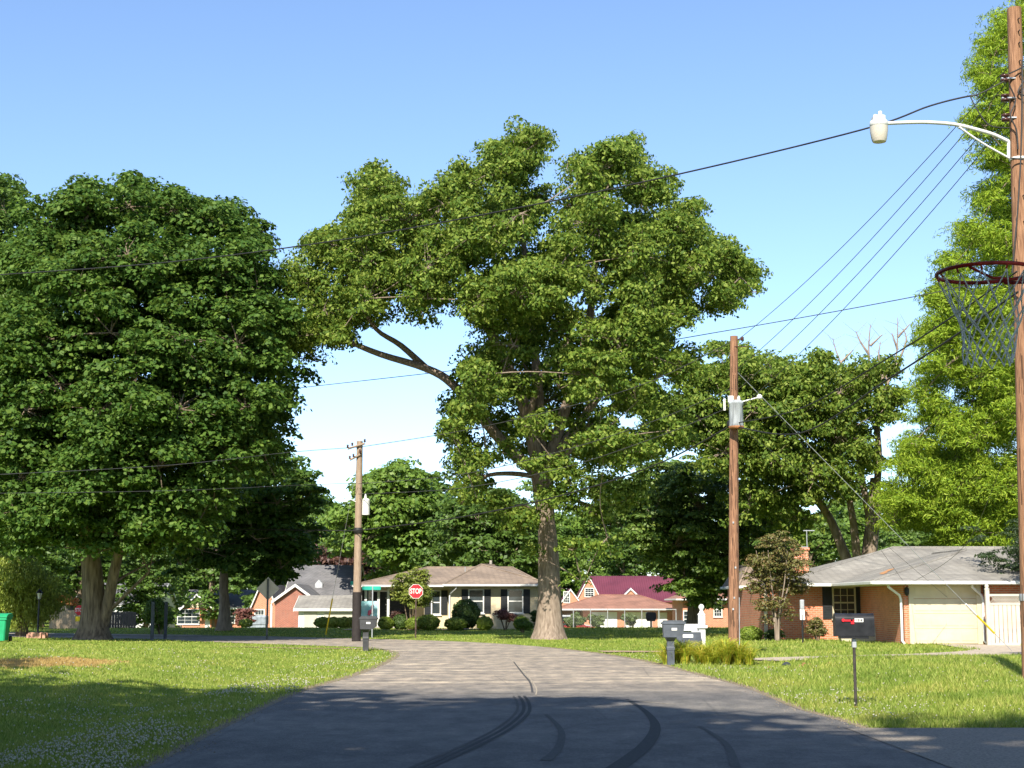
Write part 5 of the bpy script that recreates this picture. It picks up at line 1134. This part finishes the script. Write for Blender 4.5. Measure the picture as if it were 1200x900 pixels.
MB().box(-.95, -.5, -.02, .0, zc + .16, zc + .32).build('sign_blade', SGREEN, st); MB().tube([(-.95, .01, zc + .14), (0, .01, zc + .14)], .012, 5).build('bracket', STEEL, st)
fs_ = empty('stop_sign', onG(93, 86), 'distant stop sign with yellow plate beside the maple trunk', 'sign'); zc = W(93, 715, 86).z - fs_.location.z
MB().tube([(0, 0, -.2), (0, 0, zc + .2)], .03, 8).build('post', STEEL, fs_); q = MB().prism([(x, z + zc) for x, z in octagon(.3)], -.04, -.03).build('sign_plate', RED, fs_)
o = link('lettering', tm_, WHITE, q); o.location = (0, -.045, zc); o.rotation_euler = (R(90), 0, 0); o.scale = (.9, 1.2, 1)
MB().box(-.24, .24, -.04, -.03, zc - .62, zc - .34).build('yellow_plate', YEL, fs_)
for u, Y, lb in ((178, 61.5, 'left of the two dark square posts by the side street'), (193.5, 64.5, 'right of the two dark square posts by the side street')):
    q = MB(); zt = W(u, 705, Y).z; p = onG(u, Y); q.box(-.06, .06, -.06, .06, -.2, zt - p.z, .012); o = q.build('square_post', mat('dark blue grey post', (.045, .055, .07), .6, .2, 8)); o.location = p; tag(o, lb, 'post', 'dark square posts')
# garden flag
gf = empty('garden_flag', onG(433, 69.5), 'small turquoise garden flag with pink flamingo shape behind the grey mailbox', 'flag')
MB().tube([(-.42, 0, -.1), (-.42, 0, 1.6), (.1, 0, 1.6)], .012, 6).build('flag_stand', BLACK, gf)
vs = []; 
q = MB(); n_ = 8
for i in range(n_ + 1):
    for j in (0, 1): vs.append((-.4 + .75 * i / n_, .03 * math.sin(i * 1.1), .72 + .86 * j))
q.add(vs, [(i * 2, i * 2 + 2, i * 2 + 3, i * 2 + 1) for i in range(n_)], True); fl = q.build('flag_cloth', mat('turquoise cloth', (.20, .50, .52), .8, .15, 3, col2=(.42, .60, .66)), gf)
q = MB(); q.tube([(-.05, -.05, .95), (.0, -.05, 1.1), (.12, -.05, 1.2), (.1, -.05, 1.36), (.16, -.05, 1.42)], [.05, .1, .05, .035, .03], 8); q.build('flag_motif', mat('pink print', (.65, .12, .18), .8, .1, 4), fl)

# ------------------------------------------------------------------ lamp post, bins, mailboxes
lp = empty('lamp_post', onG(44, 66), 'black lawn lamp post with a ring of bricks at its foot', 'lamp post'); k_ = K(66); zt = W(44, 690, 66).z - lp.location.z
MB().lathe((0, 0, -.1), [(.07, 0), (.07, .3), (.04, .34), (.035, zt - .35)], 12).build('post', BLACK, lp)
q = MB(); q.lathe((0, 0, zt - .48), [(.05, 0), (.09, .03), (.05, .05)], 6); q.lathe((0, 0, zt - .18), [(.15, 0), (.13, .04), (.03, .15), (.02, .2)], 6)
for i in range(6):
    a = i * R(60); q.tube([(.085 * math.cos(a), .085 * math.sin(a), zt - .45), (.14 * math.cos(a), .14 * math.sin(a), zt - .18)], .008, 4)
q.build('lantern_frame', BLACK, lp); MB().lathe((0, 0, zt - .44), [(.07, 0), (.12, .26)], 6).build('lantern_glass', mat('frosted glass', (.55, .55, .52), .2, .1, 5), lp)
q = MB(); random.seed(5)
for i in range(11):
    a = i * R(360 / 11); x, y = .33 * math.cos(a), .3 * math.sin(a); q.box(x - .11, x + .11, y - .08, y + .08, -.03, .2 + random.uniform(-.03, .05), .015)
q.build('brick_ring', mat('garden brick', (.50, .27, .19), .9, .25, 6), lp)
def cart(name, label, u, Y, m, sc=1, rz=0):
    root = empty(name, onG(u, Y), label, 'trash cart', rz=rz); root.scale = (sc,) * 3
    q = MB(); lv = [(-.24, .24, -.26, .24, .06), (-.30, .30, -.32, .30, .9)]
    vs = [];
    for x0, x1, y0, y1, z in lv: vs += [(x0 + .04, y0, z), (x1 - .04, y0, z), (x1, y0 + .04, z), (x1, y1 - .04, z), (x1 - .04, y1, z), (x0 + .04, y1, z), (x0, y1 - .04, z), (x0, y0 + .04, z)]
    q.add(vs, [tuple(range(7, -1, -1)), tuple(range(8, 16))] + [(i, (i + 1) % 8, 8 + (i + 1) % 8, 8 + i) for i in range(8)]); q.box(-.33, .33, -.35, .33, .84, .92, .03); q.build('body', m, root)
    q = MB(); q.prism([(-.37, .925), (-.37, .98), (-.2, 1.05), (.25, 1.08), (.36, 1.0), (.36, .925)], -.34, .34, 'x'); q.build('lid', m, root)
    for s_ in (-1, 1): q = MB(); q.tube([(s_ * .27, .26, .12), (s_ * .34, .26, .12)], .12, 16); q.build('wheel', BLACK, root)
    MB().tube([(-.28, .4, .97), (.28, .4, .97)], .018, 8).build('handle', m, root)
    return root
cart('trash_cart', 'green wheeled trash cart cut off by the left edge', 0, 60, GREEN, 1.02)
def plastic_mailbox(label, u, Y, m, vt, rz=0):
    root = empty('mailbox', onG(u, Y), label, 'mailbox', 'grey plastic post mailboxes', rz=rz); zt = W(u, vt, Y).z - root.location.z
    q = MB(); vs = []; fs = []
    for wx, wy, z in ((.085, .085, -.1), (.085, .085, .35), (.095, .095, .36), (.095, .095, .42), (.085, .085, .44), (.085, .085, zt - .5), (.13, .2, zt - .40)):
        vs += [(-wx, -wy, z), (wx, -wy, z), (wx, wy, z), (-wx, wy, z)]
    n_ = len(vs) // 4
    for i in range(n_ - 1):
        for k2 in range(4): fs.append((i * 4 + k2, i * 4 + (k2 + 1) % 4, i * 4 + 4 + (k2 + 1) % 4, i * 4 + 4 + k2))
    q.add(vs, fs + [(3, 2, 1, 0), tuple(range(len(vs) - 4, len(vs)))]); q.build('post', m, root)
    q = MB(); q.prism([(-.17, zt - .40), (.22, zt - .40), (.30, zt - .33), (.34, zt - .08), (.34, zt - .03), (.30, zt), (-.15, zt), (-.19, zt - .05)], -.14, .14); q.build('box', m, root)
    q = MB(); q.box(-.22, .37, -.155, .155, zt - .09, zt - .05, .01); q.build('lid_rim', m, root)
    q = MB(); q.box(.02, .15, -.149, -.141, zt - .24, zt - .18); q.build('number_plate', WHITE, root)
    return root
plastic_mailbox('dark grey plastic mailbox on its moulded post at the left grass tip', 428.5, 48.5, DKPL, 722)
plastic_mailbox('blue grey plastic mailbox on its moulded post left of the white colonial post', 786, 37.8, GREYPL, 727)
# colonial post with arm and a box under it
cpst = empty('colonial_post', onG(823, 39.6), 'white colonial post with ball finial and side arm amid the lilies', 'post'); k_ = K(39.6); zt = W(823, 708, 39.6).z - cpst.location.z
MB().box(-.085, .085, -.085, .085, -.1, zt - .28, .012).build('shaft', WHITE, cpst)
MB().lathe((0, 0, zt - .28), [(.1, 0), (.11, .02), (.07, .05), (.05, .1), (.04, .13), (.06, .155), (.075, .2), (.06, .25), (.02, .28)], 16).build('finial', WHITE, cpst)
q = MB(); za = W(823, 735, 39.6).z - cpst.location.z; q.box(-.6, -.086, -.05, .05, za - .09, za + .08); q.box(-.13, .13, -.13, .13, za - .02, za + .05); q.prism([(-.086, za - .1), (-.086, za - .3), (-.28, za - .1)], -.04, .04); q.build('arm', WHITE, cpst)
mbx = empty('mailbox', Vector((cpst.location.x - .42, 39.4, cpst.location.z)), 'blue grey tapered box with white number label hung under the white arm', 'mailbox'); zb = za - .1
q = MB(); q.prism([(-.28, zb - .02), (.36, zb - .02), (.36, zb - .2), (.22, zb - .38), (-.1, zb - .38), (-.24, zb - .2)], -.12, .12); q.build('box', GREYPL, mbx)
q = MB(); q.box(-.1, .16, -.128, -.121, zb - .155, zb - .075); q.build('number_plate', WHITE, mbx)
# black curb mailbox, right
bmx = empty('mailbox', onG(1003, 22.3), 'black rural mailbox with red flag on a dark pipe post by the road', 'mailbox'); zt = W(1003, 719, 22.3).z - bmx.location.z; k_ = K(22.3)
hh_ = 26 / k_; wl = 21.5 / k_
q = MB(); q.tube([(0, 0, -.2), (0, 0, zt - hh_)], .022, 10); q.build('post', mat('dark bronze post', (.05, .042, .038), .5, .3, 12), bmx)
MB().box(-.03, .03, -.03, .03, zt - hh_ - .16, zt - hh_ - .04, .005).build('clamp', STEEL, bmx)
MB().lathe((0, 0, -.02), [(.03, 0), (.03, .05), (.022, .06)], 10).build('base_plate', mat('rust', (.28, .12, .05)), bmx)
MB().box(-.2, .2, -.08, .08, zt - hh_ - .035, zt - hh_ - .002).build('mount_board', BLACK, bmx)
q = MB(); prof = [(-.085, zt - hh_), (.085, zt - hh_), (.085, zt - .09)] + [(.085 * math.cos(R(a)), zt - .09 + .09 * math.sin(R(a))) for a in range(15, 180, 15)] + [(-.085, zt - .09)]
q.prism(prof, -wl, wl, 'x'); q.build('box', BLACK, bmx)
q = MB(); q.prism([(a * 1.05, zt - hh_ / 2 + (b_ - (zt - hh_ / 2)) * 1.04) for a, b_ in prof], wl, wl + .02, 'x'); q.prism([(a * 1.03, zt - hh_ / 2 + (b_ - (zt - hh_ / 2)) * 1.03) for a, b_ in prof], -wl - .012, -wl, 'x'); q.build('door', BLACK, bmx)
q = MB(); zf_ = zt - 8 / k_; q.tube([(-.165, -.095, zf_ + .005), (-.165, -.105, zf_ + .005)], .022, 12); q.box(-.165, -.03, -.1, -.094, zf_ - .012, zf_ + .012); q.box(-.055, -.01, -.1, -.094, zf_ - .05, zf_ + .012); q.build('flag', RED, bmx)
q = MB(); q.box(.0, .125, -.092, -.087, zf_ - .022, zf_ + .032); lb_ = q.build('number_plate', WHITE, bmx); o = link('lettering', textmesh('1216', .045), BLACK, lb_); o.location = (.0625, -.0945, zf_ + .005); o.rotation_euler = (R(90), 0, 0)
# far small black mailbox
fm = empty('mailbox', onG(763, 92), 'tiny black mailbox far off in front of the garage doors', 'mailbox'); MB().box(-.05, .05, -.05, .05, -.2, .5).build('post', BLACK, fm)
q = MB(); q.prism([(-.22, .4), (.22, .4), (.3, .55), (.3, .85), (.22, .93), (-.22, .93), (-.3, .85), (-.3, .55)], -.14, .14); q.build('box', BLACK, fm)
# orange blooming pot behind fence
op = empty('potted_shrub', onG(77, 93), 'orange flowered shrub rising over the tan board fence', 'plant'); MB().lathe((0, 0, 0), [(.25, 0), (.4, .6), (.42, 1.3)], 12).build('pot', mat('grey pot', (.10, .09, .08), .8), op)
vs, cc = blob_leaves([(0, 0, 1.65, .4, 1), (-.3, 0, 1.5, .35, 1), (.35, 0, 1.55, .35, 1)], 1400, .12, clump=(.1, .2), per=20); link('foliage', crown_mesh('foliage', vs), LORG, op)

# ------------------------------------------------------------------ cars
def car(name, label, u, Y, m, h=1.6, rz=0, L_=4.4):
    root = empty(name, onG(u, Y), label, 'car', rz=rz)
    q = MB(); q.prism([(-L_ / 2, .35), (-L_ / 2, .85), (-L_ / 2 + .15, .95), (L_ / 2 - 1.0, .95), (L_ / 2 - .1, .8), (L_ / 2, .6), (L_ / 2, .35)], -.88, .88); q.build('body', m, root)
    q = MB(); q.prism([(-L_ / 2 + .15, .95), (-L_ / 2 + .35, h - .08), (-L_ / 2 + .6, h), (L_ / 2 - 2.0, h), (L_ / 2 - 1.15, .95)], -.78, .78); q.build('cabin', m, root)
    q = MB(); q.prism([(-L_ / 2 + .35, 1.0), (-L_ / 2 + .48, h - .12), (L_ / 2 - 2.1, h - .12), (L_ / 2 - 1.45, 1.0)], -.79, .79); q.prism([(-.66, 1.0), (.66, 1.0), (.58, h - .12), (-.58, h - .12)], -L_ / 2 + .16, -L_ / 2 + .5, 'x'); q.build('window', glass(), root)
    for sx in (-1, 1):
        for sy in (-1, 1):
            q = MB(); q.tube([(sx * L_ * .31, sy * .72, .33), (sx * L_ * .31, sy * .9, .33)], .33, 18); wh = q.build('wheel', BLACK, root); MB().tube([(sx * L_ * .31, sy * .9, .33), (sx * L_ * .31, sy * .91, .33)], .2, 14).build('rim', STEEL, wh)
    for s_ in (-1, 1): MB().box(-L_ / 2 - .02, -L_ / 2 + .02, s_ * .7 - .1, s_ * .7 + .1, .7, .9, .01).build('tail_light', RED, root)
    return root
car('parked_car', 'silver parked car with rounded roof beside the brick garage', 670, 131, mat('silver paint', (.55, .57, .60), .25, .05, 2, metal=.3), 1.75)
car('parked_car', 'dark red parked car in front of the silver one', 672, 124, mat('dark red paint', (.22, .02, .025), .25, .05, 2), 1.3)

# ------------------------------------------------------------------ basketball hoop over the right kerb
Yh = 7.25; rc = W(1155, 320, Yh); RR = .2286
bh = empty('basketball_hoop', (4.35, Yh, 0), 'basketball hoop with dull red rim and grey net reaching in from the right', 'basketball hoop'); o0 = Vector((4.35, Yh, 0)); c0 = rc - o0
ring = [(c0.x + RR * math.cos(R(a)), c0.y + RR * math.sin(R(a)), c0.z) for a in range(0, 361, 8)]
q = MB(); q.tube(ring, .0095, 10, cap=False); rim = q.build('rim', RIM, bh)
bx = c0.x + RR + .17
q = MB()
for s_ in (-1, 1): q.tube([(c0.x + RR * math.cos(R(50 * s_)), c0.y + RR * math.sin(R(50 * s_)), c0.z - .012), (c0.x + RR * .95, c0.y + s_ * .07, c0.z - .03), (bx, c0.y + s_ * .06, c0.z - .05)], .008, 8)
q.tube([(c0.x + RR * math.cos(R(125)), c0.y - RR * math.sin(R(125)), c0.z - .012), (c0.x, c0.y - .1, c0.z - .045), (bx, c0.y - .05, c0.z - .055)], .007, 8)
q.box(bx - .02, bx, c0.y - .1, c0.y + .1, c0.z - .13, c0.z + .02); q.build('bracket', RIM, rim)
q = MB()
for i in range(12):
    a = R(i * 30 + 8); q.tube([(c0.x + RR * math.cos(a), c0.y + RR * math.sin(a), c0.z - .005), (c0.x + (RR - .012) * math.cos(a), c0.y + (RR - .012) * math.sin(a), c0.z - .028)], .005, 5)
q.build('hook', RIM, rim)
def netp(th, z):  # z 0..1 down
    z = max(z, 0.0); r_ = RR - .014 - .105 * min(1, z * 1.5) ** .8 + .012 * math.sin(z * 3)
    sx_ = .012 * math.sin(th * 3 + z * 5)
    return (c0.x + (r_ + sx_) * math.cos(th), c0.y + (r_ + sx_) * math.sin(th), c0.z - .022 - .425 * z)
q = MB()
zs = [0, .27, .45, .6, .74, .87, 1.0]
for i in range(12):
    for s_ in (-1, 1):
        th = R(i * 30 + 8); P = []
        for j, z in enumerate(zs):
            P.append(netp(th + s_ * R(15) * j * (1 if j else 0), z + .012 * math.sin(i * 3 + j)))
        q.tube(catmull3(P, 3), .0033, 5)
q.build('net', ROPE, rim)
MB().box(bx, bx + .035, c0.y - .42, c0.y + .42, c0.z - .18, c0.z + .75, .02).build('backboard', mat('clear grey board', (.6, .62, .64), .3, .05, 2), bh)
q = MB(); 
for s_ in (-1, 1): q.tube([(bx + .035, c0.y + s_ * .18, c0.z + .35), (-.02, s_ * .06, 2.35)], .022, 8); q.tube([(bx + .035, c0.y + s_ * .18, c0.z - .02), (-.02, s_ * .06, 1.9)], .022, 8)
q.build('brace', mat('blue grey steel', (.10, .14, .24), .4, .1, 4), bh)
MB().tube([(.02, 0, -.3), (.02, 0, 2.5)], .05, 14).build('pole', BLACK, bh)
MB().box(bx - .055, bx - .021, c0.y - .05, c0.y + .05, c0.z - .2, c0.z - .02).build('spring_box', MATS['blue grey steel'], rim)
